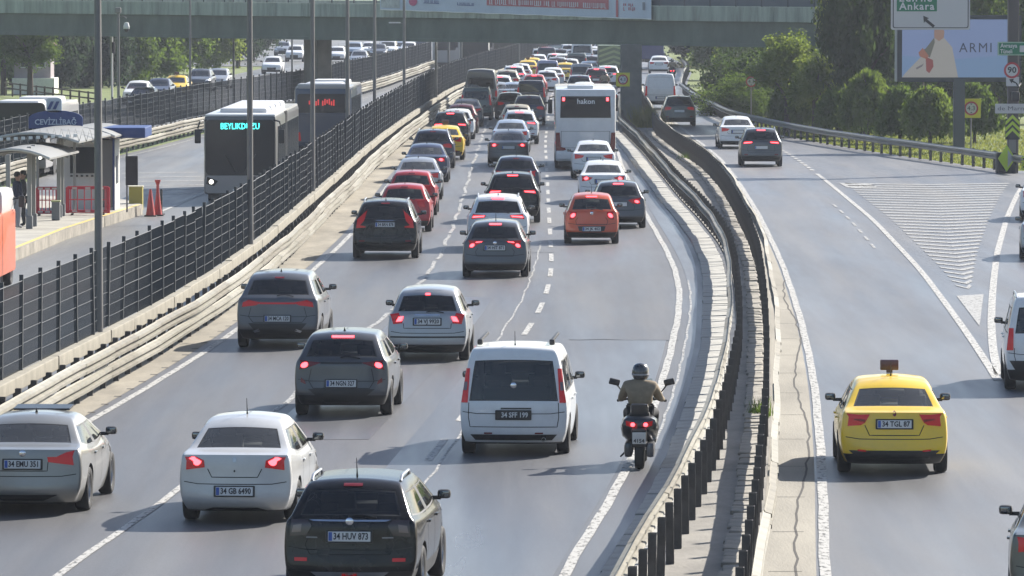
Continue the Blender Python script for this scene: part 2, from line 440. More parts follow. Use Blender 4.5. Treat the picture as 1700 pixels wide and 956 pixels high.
def wheel_meshes():
    t = MB(); t.lathe([(.205, -.075), (.225, -.09), (.29, -.105), (.312, -.09), (.32, -.06), (.32, .06), (.312, .09), (.29, .105), (.225, .09), (.205, .075)], 26, None, 'x')
    tyre = t.mesh('tyre', RUBBER, 50)
    r = MB(); r.lathe([(.0, .03), (.05, .045), (.055, .03), (.06, -.02)], 14, None, 'x')
    r.lathe([(.207, -.07), (.2, -.07), (.19, .05), (.195, .078), (.209, .078)], 26, None, 'x')
    for i in range(5):
        a = 2 * math.pi * i / 5
        for da in (-.14, .14):
            M = Matrix.Rotation(a, 4, 'X')
            r.box((0, 0, 0), (.02, .028, .16), M @ Matrix.Translation((.035, .0, .12)) @ Matrix.Rotation(da, 4, 'X'))
    rim = r.mesh('rim', ALLOY, 40)
    d = MB(); d.lathe([(0, -.02), (.19, -.02), (.19, -.03), (0, -.03)], 20, None, 'x')
    disc = d.mesh('brake_disc', mat('brake_grey', (.05, .05, .05), .6, .5))
    return tyre, rim, disc
WHEEL = wheel_meshes()
HUBCAP = mat('hubcap_silver', (.35, .36, .37), .4, .5)
def add_wheels(root, sp, simple=False):
    for ya in (0, sp['wb']):
        for s in (-1, 1):
            sc = sp['rw'] / .32
            w = inst('wheel', WHEEL[0], root, (s * (sp['W'] / 2 - .125), ya, sp['rw']), (0, 0, 0 if s > 0 else math.pi), (1, sc, sc))
            w.name = 'wheel'
            inst('rim', WHEEL[1], w)
            if not simple: inst('brake_disc', WHEEL[2], w)
def make_car(name, sp, paintmat, label=None, group=None, cat='car', level=2):
    ya = sp['ya']; W = sp['W']; H2 = W / 2
    shell = car_shell(sp, level); sk = Skin(shell)
    root = empty(name, (0, 0, 0), 0, label, cat, group)
    T = Matrix.Translation((0, -ya, 0))
    def wide(poly, s=1, front=False): return [(x * sk.half(z, .16 + max(0, sp['yR'][4] * .0) if z < sp['z'][4] else .3 + sp['yR'][4]) * s, z) for x, z in poly]
    # split the shell into body and window parts
    bm = bmesh.new(); bm.from_mesh(shell)
    for mi in (2, 3, 4):
        fs = [f for f in bm.faces if f.material_index == mi]
        if fs:
            r = bmesh.ops.inset_region(bm, faces=fs, thickness=sp.get('seal', .022), depth=-.004)
            for f in r['faces']: f.material_index = 1
    def part(nm, sel, mats, keepidx=False):
        b2 = bm.copy(); bmesh.ops.delete(b2, geom=[f for f in b2.faces if not sel(f)], context='FACES')
        if not b2.faces: b2.free(); return None
        if not keepidx:
            for f in b2.faces: f.material_index = 0
        me = bpy.data.meshes.new(nm); b2.to_mesh(me); b2.free(); me.transform(T)
        for m in mats: me.materials.append(m)
        me.shade_smooth(); me.set_sharp_from_angle(angle=R(50))
        return link(bpy.data.objects.new(nm, me), root)
    body = part('body', lambda f: f.material_index < 2, [paintmat, BLACK], True)
    part('rear_window', lambda f: f.material_index == 2, [sp.get('rglass', GL_REAR)])
    part('windscreen', lambda f: f.material_index == 4, [GL_CLEAR])
    yb = ya - .1 + (sp['L'] - 1.8) * .5
    ymid = [f.calc_center_median().y for f in bm.faces if f.material_index == 1 and abs(f.calc_center_median().x) > .5 * H2 and sp['z'][4] + .1 < f.calc_center_median().z < sp['z'][5] - .05]
    ysplit = sp['L'] * .5
    r4, f4 = sp['yR'][4] + sp['cR'][4], sp['L'] - sp['yF'][4] - .12
    ysplit = r4 + (f4 - r4) * .50
    for s in (-1, 1):
        part('side_window', lambda f: f.material_index == 3 and f.calc_center_median().x * s > 0 and f.calc_center_median().y < ysplit, [sp.get('sglass', GL_REAR)])
        part('side_window', lambda f: f.material_index == 3 and f.calc_center_median().x * s > 0 and f.calc_center_median().y >= ysplit, [GL_REAR])
    bm.free(); bpy.data.meshes.remove(shell)
    def fin(mb, nm, m, par=root, sm=50):
        me = mb.mesh(nm, m, sm); me.transform(T); return link(bpy.data.objects.new(nm, me), par)
    # lamps
    for s in (-1, 1):
        lo = None
        for i, (poly, kind) in enumerate(sp['lamps']):
            mb = MB(); sk.patch(mb, wide(poly, s), .012 + .006 * i, .05)
            lo2 = fin(mb, 'tail_light' if i == 0 else ('lit_bulb' if kind is REDLIT else 'lens'), kind, root if i == 0 else lo)
            if i == 0: lo = lo2
        for poly, kind, nm in sp.get('extra', []):
            mb = MB(); sk.patch(mb, wide(poly, s), .009, .03); fin(mb, nm, kind)
        hl = sp.get('headlamp', [(.52, .60), (.9, .66), (.93, .78), (.60, .72)])
        mb = MB(); sk.patch(mb, [(x * H2 * s, z) for x, z in hl], .012, .05, front=True); fin(mb, 'headlight', sp.get('hmat', HEADL))
    for poly, kind, nm in sp.get('mid', []):
        mb = MB(); sk.patch(mb, wide(poly), .008, .03); fin(mb, nm, kind)
    # panel gaps
    g = MB()
    for line in sp.get('gaps', []):
        for s in ((-1, 1) if line[0] == 'm' else (1,)): sk.ribbon(g, wide(line[1:], s), .013)
    for s in (-1, 1):
        zb = sp['z'][4] - .02
        for yy in sp.get('doors', (ya + .42, ya + 1.35, ya + 2.2)):
            sk.ribbon(g, [(yy, .30), (yy + (-.03 if yy > ya + .6 else .1), zb)], .014, axis='x', sd=s)
    zbm = sp.get('bumper_z', sp['z'][2] - .02); sk.ribbon(g, wide([(-.97, zbm + .03), (-.7, zbm), (.7, zbm), (.97, zbm + .03)]), .012)
    if g.v: tag(fin(g, 'panel_gap', GAP, body, False), kind='stuff')
    for s in (-1, 1):
        for yy in sp.get('handles', (ya + .62, ya + 1.55)):
            h = sk.bvh.ray_cast(Vector((s * 3, yy, sp['z'][3] - .04)), Vector((-s, 0, 0)))
            if h[0] is None: continue
            mb = MB(); mb.rbox(h[0] + Vector((s * .015, 0, 0)), (.035, .2, .03), .01); fin(mb, 'door_handle', paintmat if not sp.get('chrome_handle') else CHROME)
        # mirror
        ym = sp['L'] - sp['yF'][4] - .42; zc = sp['z'][4] + .1
        mb = MB(); mb.rbox((s * (H2 + .045), ym, zc), (.175, .11, .12), .045); mb.box((s * (H2 - .07), ym + .02, zc - .05), (.14, .05, .05))
        mir = fin(mb, 'wing_mirror', sp.get('mirmat', BLACK))
        mb = MB(); mb.rbox((s * (H2 + .047), ym - .055, zc + .003), (.13, .012, .08), .005); fin(mb, 'mirror_glass', mat('mirror', (.16, .165, .17), .05, 1.), mir)
    # plate
    if 'plate' in sp:
        pz, txt, pm, im = sp['plate']; c, n = sk.rear(0, pz); c2, _ = sk.rear(0, pz + .05)
        tilt = math.atan2(c2.y - c.y, .05); M = Matrix.Translation((0, c.y - .02, pz)) @ Matrix.Rotation(-tilt, 4, 'X')
        mb = MB(); mb.rbox((0, 0, 0), (.54, .016, .125), .006, None); me = mb.mesh('number_plate', pm); me.transform(T @ M)
        pl = link(bpy.data.objects.new('number_plate', me), root)
        mb = MB(); mb.rbox((0, .010, 0), (.60, .02, .165), .012, None); me = mb.mesh('plate_frame', TRIM); me.transform(T @ M); link(bpy.data.objects.new('plate_frame', me), pl)
        if pm is PLATEW:
            mb = MB(); mb.box((-.24, -.0105, 0), (.045, .006, .11)); me = mb.mesh('country_band', BLUE); me.transform(T @ M); link(bpy.data.objects.new('country_band', me), pl)
        if txt: text_obj('plate_lettering', txt, .118, im, pl, T @ M @ Matrix.Translation((.022, -.0115, 0)), .004, .44, .0028)
    if 'stop' in sp:
        zz, half, lit = sp['stop']; mb = MB(); sk.patch(mb, [(-half, zz - .017), (half, zz - .017), (half, zz + .017), (-half, zz + .017)], .012, .03)
        fin(mb, 'high_brake_light', REDLIT if lit else REDD)
    if 'badge' in sp:
        zz, kind = sp['badge']; c, n = sk.rear(0, zz); mb = MB()
        mb.lathe([(0, -.012), (.04, -.012), (.05, -.004), (.05, .012)], 18, Matrix.Translation((0, c.y - .006, zz)), 'y'); fin(mb, 'badge', CHROME)
    if 'wiper' in sp:
        mb = MB(); zz = sp['z'][4] + .045
        pts = []
        for i in range(5):
            x = -.02 + i * .09; c, n = sk.rear(x, zz + .02 * math.sin(i)); pts.append(c + Vector((0, -.02, .01)))
        mb.tube(pts, .011, 5); fin(mb, 'rear_wiper', BLACK)
    an = sp.get('antenna')
    if an:
        ysh = sp['yR'][6] + (.22 if an != 'mast' else .30); zt = sk.bvh.ray_cast(Vector((0, ysh, 4)), Vector((0, 0, -1)))[0].z; mb = MB()
        if an == 'fin': mb.add([(-.025, ysh, zt - .01), (.025, ysh, zt - .01), (0, ysh + .18, zt - .01), (0, ysh - .01, zt + .075)], [(0, 1, 3), (1, 2, 3), (2, 0, 3)])
        else: mb.tube([(0, ysh, zt - .01), (0, ysh - .02, zt + .06), (0, ysh - .08, zt + .24)], [.016, .008, .004], 6)
        fin(mb, 'aerial', BLACK)
    if sp.get('rails'):
        for s in (-1, 1):
            y0 = sp['yR'][6] + .18; y1 = sp['L'] - sp['yF'][6] - .25; xx = s * (sp['hw'][6] * W / 1.8 - .015); pts = []
            for i in range(9):
                yy = y0 + (y1 - y0) * i / 8; h = sk.bvh.ray_cast(Vector((xx, yy, 4)), Vector((0, 0, -1))); pts.append(Vector((xx, yy, h[0].z + (.052 if 0 < i < 8 else .0))))
            mb = MB(); mb.tube(pts, .02, 6); fin(mb, 'roof_rail', sp['rails'])
    if sp.get('spoiler'):
        hwid = sp['hw'][6] * W / 1.8 * .93; c, n = sk.rear(0, sp['z'][6] - .01); mb = MB()
        zt = sk.bvh.ray_cast(Vector((0, sp['yR'][6] + .12, 4)), Vector((0, 0, -1)))[0].z
        P = []
        for a in (-1, -.5, 0, .5, 1):
            zz = zt - .045 * abs(a) ** 2
            P.append([(hwid * a, sp['yR'][6] + .16 + .03 * a * a, zz + .004), (hwid * a, sp['yR'][6] - .06 + .05 * a * a, zz - .028), (hwid * a, sp['yR'][6] - .055 + .05 * a * a, zz - .048), (hwid * a, sp['yR'][6] + .12, zz - .05)])
        vs = [p for ring in P for p in ring]; fs = [(i * 4 + j, i * 4 + (j + 1) % 4, i * 4 + 4 + (j + 1) % 4, i * 4 + 4 + j) for i in range(4) for j in range(4)]
        mb.add(vs, fs + [(0, 1, 2, 3), (16, 17, 18, 19)]); fin(mb, 'spoiler', paintmat)
    for s in sp.get('exhaust', []):
        mb = MB(); mb.lathe([(.032, -.09), (.036, -.09), (.036, .2), (.0, .2)], 12, Matrix.Translation((s, sp['yR'][1] + .09, .29)), 'y'); fin(mb, 'exhaust_pipe', ALLOY)
    # cabin
    if level == 2:
        hgt = sp['z'][4]
        y2 = ya + .30 + (0 if sp['yR'][4] < .4 else .2); y1 = y2 + .95
        for x in (-.37, .37):
            sb = MB(); sb.rbox((x, y1, hgt - .12), (.46, .16, .62), .05, Matrix.Rotation(.18, 4, 'X')); sb.rbox((x, y1 - .07, hgt + .25), (.25, .09, .19), .035)
            sb.rbox((x, y1 + .3, .48), (.48, .5, .16), .04); tag(fin(sb, 'front_seat', SEATM), kind='stuff')
        sb = MB(); sb.rbox((0, y2, hgt - .20), (1.15, .15, .5), .05, Matrix.Rotation(.2, 4, 'X'))
        for x in (-.38, .38): sb.rbox((x, y2 - .06, hgt + .06), (.24, .08, .15), .03)
        tag(fin(sb, 'rear_bench', SEATM), kind='stuff')
        sb = MB(); sb.rbox((0, sp['L'] - sp['yF'][4] - .35, hgt - .14), (1.3, .4, .26), .06); fin(sb, 'dashboard', SEATM)
        if sp.get('driver', True):
            db = MB(); hz = hgt + .20
            db.lathe([(0, .14), (.05, .13), (.085, .08), (.095, 0), (.08, -.07), (.05, -.12), (.055, -.19), (.14, -.24), (.21, -.32), (.22, -.5)], 14, Matrix.Translation((-.37, y1 + .14, hz)))
            fin(db, 'driver', mat('driver_dark', (.045, .035, .03), .8))
    add_wheels(root, sp, level < 2)
    return root
def paint_of(root, m):
    """another body colour on a copy that shares its mesh"""
    for ch in root.children:
        for i, ms in enumerate(ch.material_slots):
            if ms.material and ms.material.name.startswith('paint_'):
                ms.link = 'OBJECT'; ms.material = m
    return root
# ------------------------------------------------------------------ models
def S(**k): return k
def variant(b, **k): d = dict(b); d.update(k); return d
def rnd(cx, cz, rx, rz, n=10): return [(cx + rx * math.cos(2 * math.pi * i / n), cz + rz * math.sin(2 * math.pi * i / n)) for i in range(n)]
SEDAN = S(L=4.53, W=1.79, z=[.20, .36, .62, .88, .96, 1.37, 1.45], zR={3: 1.02, 4: 1.07, 5: 1.35, 6: 1.42}, zF={2: .56, 3: .77, 4: .98},
    hw=[.82, .87, .895, .875, .82, .64, .55], yR=[.14, -.01, .03, .05, .58, 1.12, 1.40], cR=[.14, .15, .15, .14, .05, .06, .05],
    fR=[.90, .95, .97, .94, .93, .96, .97], yF=[.15, .05, 0, .10, 1.05, 1.95, 2.2], ya=1.0, wb=2.64, rw=.31, antenna='fin', deck_crease=.55, rglass=GL_DUSTY,
    lamps=[([(.50, .93), (.62, .84), (.97, .80), (1.0, .92), (.93, .99), (.70, .97)], RED)], plate=(.80, '', PLATEW, INK), gaps=[('m', (0, .70), (.55, .70), (.62, .78))],
    mid=[([(-.75, .24), (.75, .24), (.80, .34), (-.80, .34)], BLACK, 'rear_diffuser')])
HATCH = S(L=4.35, W=1.79, z=[.20, .36, .62, .90, .98, 1.37, 1.45], zR={3: .95, 4: 1.02, 5: 1.36, 6: 1.43}, zF={2: .56, 3: .77, 4: 1.0},
    hw=[.82, .87, .895, .875, .82, .65, .56], yR=[.14, -.01, .04, .06, .14, .50, .70], cR=[.13, .14, .14, .15, .10, .08, .06],
    fR=[.90, .95, .97, .94, .92, .95, .97], yF=[.15, .05, 0, .10, 1.05, 1.9, 2.15], ya=.84, wb=2.60, rw=.315, antenna='mast', spoiler=True, rglass=GL_DARK, sglass=GL_DARK,
    lamps=[([(.45, .90), (.62, .80), (.96, .78), (1.0, .90), (.92, .98), (.66, .94)], RED), (rnd(.84, .86, .10, .045), REDLIT)], plate=(.78, '', PLATEW, INK),
    gaps=[('m', (0, .58), (.60, .58), (.68, .70), (.62, .80))], mid=[([(-.78, .24), (.78, .24), (.82, .34), (-.82, .34)], BLACK, 'rear_diffuser')], stop=(1.40, .16, True), wiper=1)
SUV = S(L=4.45, W=1.84, z=[.24, .42, .72, 1.0, 1.08, 1.49, 1.58], zR={3: 1.04, 4: 1.11, 5: 1.48, 6: 1.56}, zF={2: .68, 3: .92, 4: 1.10},
    hw=[.82, .87, .895, .88, .83, .67, .59], yR=[.16, -.01, .04, .05, .12, .46, .66], cR=[.12, .13, .13, .13, .10, .08, .06],
    fR=[.91, .96, .97, .95, .93, .95, .97], yF=[.15, .05, 0, .10, 1.05, 1.85, 2.1], ya=.86, wb=2.64, rw=.345, antenna='fin', spoiler=True, clad=True, rglass=GL_DARK, sglass=GL_DARK,
    lamps=[([(.52, .98), (.60, .90), (.97, .86), (1.0, .99), (.93, 1.05), (.62, 1.03)], RED), (rnd(.82, .95, .10, .04), REDLIT)], plate=(.82, '', PLATEW, INK),
    gaps=[('m', (0, .62), (.62, .62), (.70, .74), (.66, .88))], mid=[([(-.86, .27), (.86, .27), (.88, .46), (-.88, .46)], BLACK, 'bumper_insert')], stop=(1.53, .17, True), wiper=1,
    extra=[([(.66, .50), (.84, .50), (.84, .545), (.66, .545)], REDD, 'reflector')], headlamp=[(.52, .80), (.9, .84), (.93, .95), (.60, .90)])
VAN = S(L=4.40, W=1.83, z=[.22, .42, .74, 1.02, 1.10, 1.66, 1.80], zR={3: 1.02, 4: 1.10, 5: 1.68, 6: 1.81}, zF={2: .66, 3: .90, 4: 1.14, 5: 1.60, 6: 1.74},
    hw=[.84, .88, .895, .885, .865, .77, .69], yR=[.10, .02, 0, .02, .04, .14, .24], cR=[.09, .09, .09, .09, .08, .07, .06],
    fR=[.93, .97, .98, .97, .97, .97, .97], yF=[.15, .05, 0, .12, .85, 1.55, 1.85], ya=.86, wb=2.75, rw=.32, crown=.04, rglass=GL_DARK, sglass=GL_DARK,
    lamps=[([(.86, .84), (1.0, .84), (1.0, 1.42), (.90, 1.42)], RED)], plate=(.72, '', PLATEW, INK), corner_crease=.45,
    gaps=[('m', (0, .55), (.80, .55), (.84, .70), (.84, .84))], mid=[([(-.88, .26), (.88, .26), (.88, .36), (-.88, .36)], BLACK, 'bumper_lower')])
def minibus_spec():
    return variant(VAN, L=6.2, W=2.0, z=[.28, .5, .9, 1.30, 1.40, 2.15, 2.50], zR={3: 1.30, 4: 1.38, 5: 2.05, 6: 2.50}, zF={2: .8, 3: 1.15, 4: 1.42, 5: 2.1, 6: 2.4},
        hw=[.86, .89, .9, .895, .885, .82, .70], yR=[.1, .02, 0, .02, .03, .09, .22], yF=[.15, .05, 0, .15, .75, 1.5, 1.9], ya=1.1, wb=3.6, rw=.35, crown=.07,
        lamps=[([(.88, .95), (1.0, .95), (1.0, 1.30), (.9, 1.30)], RED)], plate=(.75, '', PLATEW, INK), gaps=[('c', (0, .5), (0, 2.2))], doors=(2.4, 4.2), handles=(4.0,), headlamp=[(.55, .85), (.9, .9), (.93, 1.1), (.65, 1.0)])
BODY = {}
for nm, c, me_, ro in (('white', (.72, .73, .73), 0, .35), ('silver', (.34, .35, .36), .5, .32), ('champagne_silver', (.27, .265, .245), .45, .32), ('grey', (.075, .078, .085), .4, .33), ('pearl', (.50, .50, .49), .2, .33), ('mid_grey', (.11, .115, .125), .35, .35),
        ('black', (.006, .006, .007), 0, .25), ('dark_blue', (.022, .03, .07), .3, .28), ('navy', (.02, .025, .05), .2, .28), ('red', (.42, .018, .02), .1, .3), ('orange_red', (.55, .085, .03), .1, .32),
        ('yellow', (.80, .52, .015), 0, .34), ('maroon', (.12, .015, .025), .3, .3), ('beige', (.45, .40, .30), .2, .35), ('olive', (.09, .09, .075), .3, .33), ('lavender', (.32, .33, .45), .3, .33), ('green_grey', (.12, .15, .14), .2, .4), ('light_blue_grey', (.36, .42, .5), .3, .33)):
    BODY[nm] = paint(nm, c, me_, ro)
# ------------------------------------------------------------------ the lines the place is built along (traced on the road surface)
LG = Crv([(106, 688), (170, 652), (288, 585), (394, 512), (464, 452), (528, 385), (590, 321), (631, 276), (676, 236), (704, 213), (760, 142, 1.1), (816, 119, 1.1), (862, 105, 1.1), (890, 92, 1.1)], 9)
LL = Crv([(60, 752), (165, 690), (250, 641), (340, 590), (430, 520), (500, 468), (560, 412), (590, 385), (640, 312), (690, 252)], 9)
LINE1 = Crv([(85, 956), (180, 900), (300, 815), (600, 560), (715, 455), (745, 395), (765, 340), (780, 290), (793, 250), (808, 205), (850, 150), (893, 112)])
LINE2 = Crv([(690, 790), (735, 735), (885, 538), (903, 505), (912, 475), (917, 440), (914, 405), (911, 350), (908, 290), (905, 235), (915, 160), (938, 112)])
SEAM = Crv([(600, 910), (700, 812), (768, 717), (805, 620), (830, 556), (862, 508), (880, 465), (893, 425), (897, 405)], 2)
LINE3 = Crv([(930, 956), (1035, 800), (1100, 640), (1130, 510), (1127, 465), (1112, 425), (1060, 335), (1032, 275), (1020, 230), (1012, 190), (1005, 140), (1008, 110)], 6)
RA = Crv([(1029, 952, .8), (1080, 866, .8), (1121, 799, .8), (1170, 705, .8), (1200, 608, .8), (1217, 531, .8), (1219, 503, .8), (1216, 460, .8), (1213, 420, .8), (1204, 387, .8), (1188, 359, .8), (1157, 324, .8), (1125, 293, .8), (1091, 255, .8), (1063, 224, .8), (1028, 192, .8), (1033, 150, .8), (1042, 115, .8)], 3)
RB = Crv([(1246, 946, .8), (1263, 860, .8), (1276, 749, .8), (1284, 650, .8), (1285, 570, .8), (1282, 503, .8), (1277, 456, .8), (1267, 400, .8), (1251, 359, .8), (1219, 302, .8), (1201, 277, .8), (1176, 252, .8), (1126, 221, .8), (1095, 200, .8), (1065, 150, .8), (1060, 120, .8)], 3)
RL = Crv([(1368, 956), (1366, 780), (1352, 630), (1330, 530), (1300, 440), (1262, 360), (1225, 300), (1195, 262), (1160, 235), (1110, 195), (1090, 150)], 6)
GL_ = Crv([(1720, 740), (1655, 628), (1600, 545), (1530, 450), (1450, 365), (1365, 295), (1320, 262), (1262, 228), (1190, 200)], 5)
GR = Crv([(1668, 650), (1650, 600), (1645, 540), (1648, 480), (1655, 420), (1672, 360), (1690, 320), (1712, 290)], 4)
RR = Crv([(1660, 283), (1450, 254), (1300, 228), (1210, 205), (1160, 178), (1130, 156), (1134, 136), (1142, 120), (1122, 103), (1098, 90)], 6)
LR = Crv([(40, 300), (130, 270), (230, 248), (340, 218), (500, 188), (640, 146), (715, 118), (740, 105)], 9)
class Fn:
    def __init__(s, f): s.f = f
    def __call__(s, y): return s.f(y)
def strip(name, a, b, y0, y1, z, m, step=3., kind='structure', parent=None, uvar=None):
    mb = MB(); ys = [y0 + (y1 - y0) * i / max(1, int((y1 - y0) / step)) for i in range(max(1, int((y1 - y0) / step)) + 1)]
    vs = [(f(y), y, z) for y in ys for f in (a, b)]
    mb.add(vs, [(2 * i, 2 * i + 1, 2 * i + 3, 2 * i + 2) for i in range(len(ys) - 1)])
    o = mb.build(name, m, parent, fix=False)
    if kind: o['kind'] = kind
    return o
ASPH = asphalt('asphalt', (.076, .076, .081), (.112, .112, .116), (.14, .134, .124))
ASPH2 = asphalt('asphalt_ramp', (.100, .101, .107), (.140, .140, .145), (.19, .18, .165), 31., .44)
ASPHB = asphalt('asphalt_bus_lane', (.10, .10, .10), (.16, .158, .152), (.19, .18, .16), 57.)
CONC = mat('shoulder_concrete', (.24, .22, .18), .85, vary=.25, vscale=.6, stretch=(1, .15, 1), bump=.3, bscale=25)
CONCM = mat('median_concrete', (.20, .185, .16), .9, vary=.3, vscale=1.1, stretch=(1, .4, 1), bump=.4, bscale=18)
CONCB = mat('block_concrete', (.32, .31, .28), .85, vary=.22, vscale=1.3, bump=.3, bscale=20)
STONE = mat('edging_stone', (.24, .22, .185), .9, vary=.28, vscale=2.2, bump=.5, bscale=15)
DIRT = mat('dusty_shoulder', (.23, .205, .16), .95, vary=.35, vscale=.8, stretch=(1, .25, 1), bump=.4, bscale=22)
def line_paint(name, c, wear):
    m = mat(name, c, .6, vary=.0, col2=None); n = m.node_tree; p = n.nodes['Principled BSDF']; out = n.nodes['Material Output']
    tc = n.nodes.new('ShaderNodeTexCoord'); mp = n.nodes.new('ShaderNodeMapping'); mp.inputs['Scale'].default_value = (7, 2.2, 1); n.links.new(tc.outputs['Object'], mp.inputs[0])
    nz = n.nodes.new('ShaderNodeTexNoise'); nz.inputs['Scale'].default_value = 1.6; nz.inputs['Detail'].default_value = 8; nz.inputs['Roughness'].default_value = .7; n.links.new(mp.outputs[0], nz.inputs[0])
    mr = n.nodes.new('ShaderNodeMapRange'); mr.inputs[1].default_value = wear - .06; mr.inputs[2].default_value = wear + .1; n.links.new(nz.outputs['Fac'], mr.inputs[0])
    t = n.nodes.new('ShaderNodeBsdfTransparent'); x = n.nodes.new('ShaderNodeMixShader')
    n.links.new(mr.outputs[0], x.inputs[0]); n.links.new(t.outputs[0], x.inputs[1]); n.links.new(p.outputs[0], x.inputs[2]); n.links.new(x.outputs[0], out.inputs[0])
    return m
WPAINT = line_paint('road_paint', (.38, .37, .345), .40)
WWORN = line_paint('road_paint_worn', (.33, .325, .31), .42)
WHATCH = line_paint('road_paint_hatch', (.31, .305, .29), .385)
GRASSG = mat('grass_ground', (.085, .14, .025), .95, vary=.3, vscale=.5, col2=(.17, .19, .05), bump=.6, bscale=9)
mb = MB(); mb.add([(-900, -60, -.06), (900, -60, -.06), (900, 2500, -.06), (-900, 2500, -.06)], [(0, 1, 2, 3)]); tag(mb.build('ground', GRASSG), kind='structure')
strip('main_road', Off(LG, -.8), Off(RA, .08), -60, 1100, 0, ASPH)
strip('bus_road', Off(LR, .3), Off(LG, -.8), -60, 1100, -.004, ASPHB)
strip('opposite_road', Off(LR, -15.5), Off(LR, .3), 300, 1100, 0, ASPHB)
strip('side_yard', Off(LR, -32), Off(LR, -15.5), 520, 1100, -.01, ASPHB)
def right_edge(y):
    t = sst(226, 236, y); return 60 * (1 - t) + (RR(y) + .35) * t
strip('right_road', Off(RB, -.05), Fn(right_edge), -60, 1100, -.002, ASPH2, 2.)
strip('median', Off(RA, .08), Off(RB, -.05), -60, 420, .03, CONCM)
strip('road_shoulder', Off(RB, -.05), Off(RL, -.12), 40, 330, .006, CONC)
strip('road_shoulder', Off(LG, -.8), Off(LL, -.25), 40, 330, .006, DIRT)
ASPHP = asphalt('asphalt_polished', (.078, .080, .088), (.112, .114, .121), (.13, .128, .122), 11., .40)
strip('road_patch', Off(LINE2, -.6), Off(LINE3, -.15), 60, 125, .005, ASPHP)
strip('road_patch', Off(LINE3, .25), Off(RA, -.85), 96, 230, .005, ASPHP)
strip('road_patch', Off(LINE1, .3), Off(LINE2, -1.3), 98, 142, .005, ASPHP)
# sealed cracks wandering over the asphalt
TAR = mat('tar_seal', (.032, .032, .034), .5)
rngc = random.Random(17)
for ci in (0, 6):
    y = rngc.uniform(76, 170); ln = rngc.uniform(6, 30) if ci % 3 else 0
    f0 = rngc.uniform(.06, .94); fx = lambda q: LL(q) * (1 - f0) + LINE3(q) * f0
    Pc = []
    if ln:
        q = y; w0 = 0.
        while q < y + ln: w0 += rngc.uniform(-.05, .05); Pc.append((fx(q) + w0, q)); q += .7
    else:
        xa = fx(y); q = 0.; dy = 0.
        while q < 2.6: dy += rngc.uniform(-.16, .16); Pc.append((xa + q, y + dy)); q += .2
    h = .02 if ln else .07
    mb = MB(); nP = len(Pc); dx, dyy = (h, 0) if ln else (0, h)
    mb.add([(a - dx, b - dyy, .0075) for a, b in Pc] + [(a + dx, b + dyy, .0075) for a, b in Pc], [(i, i + 1, nP + i + 1, nP + i) for i in range(nP - 1)])
    tag(mb.build('tar_seam', TAR, fix=False), kind='structure')
# ---- painted lines
def wob(c, a, k=1.): return Fn(lambda y: c(y) + .5 * a * math.sin(y * .9 * k) * math.sin(y * .37 * k + 1))
def solid(name, c, w, y0, y1, m, z=.012):
    return strip(name, Fn(lambda y: c(y) - w / 2), Fn(lambda y: c(y) + w / 2), y0, y1, z, m, 1.5)
solid('edge_line', wob(LL, .02), .14, 45, 330, WPAINT)
solid('edge_line', wob(LINE3, .03), .15, 45, 330, WPAINT)
solid('edge_line', wob(RL, .02), .15, 45, 330, WPAINT)
solid('lane_line', wob(LINE1, .03), .12, 45, 97, WPAINT)
solid('edge_line', GL_, .16, 112.5, 232, WPAINT)
solid('edge_line', GR, .18, 114, 216, WPAINT)
solid('joint_line', wob(SEAM, .07, 1.7), .045, 78, 172, WWORN, .01)
solid('joint_line', wob(Off(LINE3, .28), .05, 1.9), .05, 96, 150, WWORN, .01)
def dashes(name, c, w, y0, y1, ln, per, m, z=.012):
    root = None; y = y0
    while y < y1:
        o = strip('dash' if root else name, Fn(lambda q: c(q) - w / 2), Fn(lambda q: c(q) + w / 2), y, y + ln, z, m, 1.5, None if root else 'structure', root)
        root = root or o; y += per
dashes('lane_line', wob(LINE1, .12, .8), .11, 103, 420, 7.3, 8.3, WWORN)
dashes('lane_line', LINE2, .13, 60.5, 520, 4.3, 8.3, WPAINT)
dashes('lane_line', GL_, .17, 236, 330, 1.6, 3.0, WPAINT)
dashes('lane_line', Off(GL_, -.75), .09, 168, 200, 2.5, 5, WWORN)
solid('bus_lane_line', Off(LR, .9), .14, 240, 500, WWORN)
# hatched gore between the right road and the slip road
root = None; y = 131.
while y < 223:
    xl = GL_(y) + .62; xr = GR(y) - .55
    if xr > xl + .3:
        mb = MB(); xm = (xl + xr) / 2; w = .8; z = .012
        P = [(xl, y), (xm, y - 1.4), (xr, y)]
        mb.add([(x, q, z) for x, q in P] + [(x, q + w, z) for x, q in P], [(0, 1, 4, 3), (1, 2, 5, 4)])
        o = mb.build('hatch_stripe' if root else 'gore_marking', WHATCH, root, fix=False)
        if not root: root = o; o['kind'] = 'structure'
    y += 2.3
mb = MB(); mb.add([G(x, y, .012) for x, y in ((1588, 491), (1633, 488), (1626, 541))], [(0, 1, 2)]); mb.build('gore_tip', WHATCH, root, fix=False)
mb = MB(); mb.add([G(x, y, .012) for x, y in ((1392, 303), (1446, 306), (1458, 311), (1406, 311))], [(0, 1, 2, 3)]); mb.build('gore_tip', WHATCH, root, fix=False)
for i in range(6):
    a = G(268 + 4 * i, 288 + 7 * i); mb = MB(); z = .006
    mb.add([(a.x - 1.6, a.y, z), (a.x + 1.4, a.y + 1.2, z), (a.x + 1.4, a.y + 1.7, z), (a.x - 1.6, a.y + .5, z)], [(0, 1, 2, 3)])
    o = mb.build('hatch_stripe' if i else 'bus_lane_marking', WPAINT, br if i else None, fix=False)
    if not i: br = o; o['kind'] = 'structure'
mb = MB(); pts = [G(x, y) for x, y in ((262, 352), (300, 336), (345, 315))]
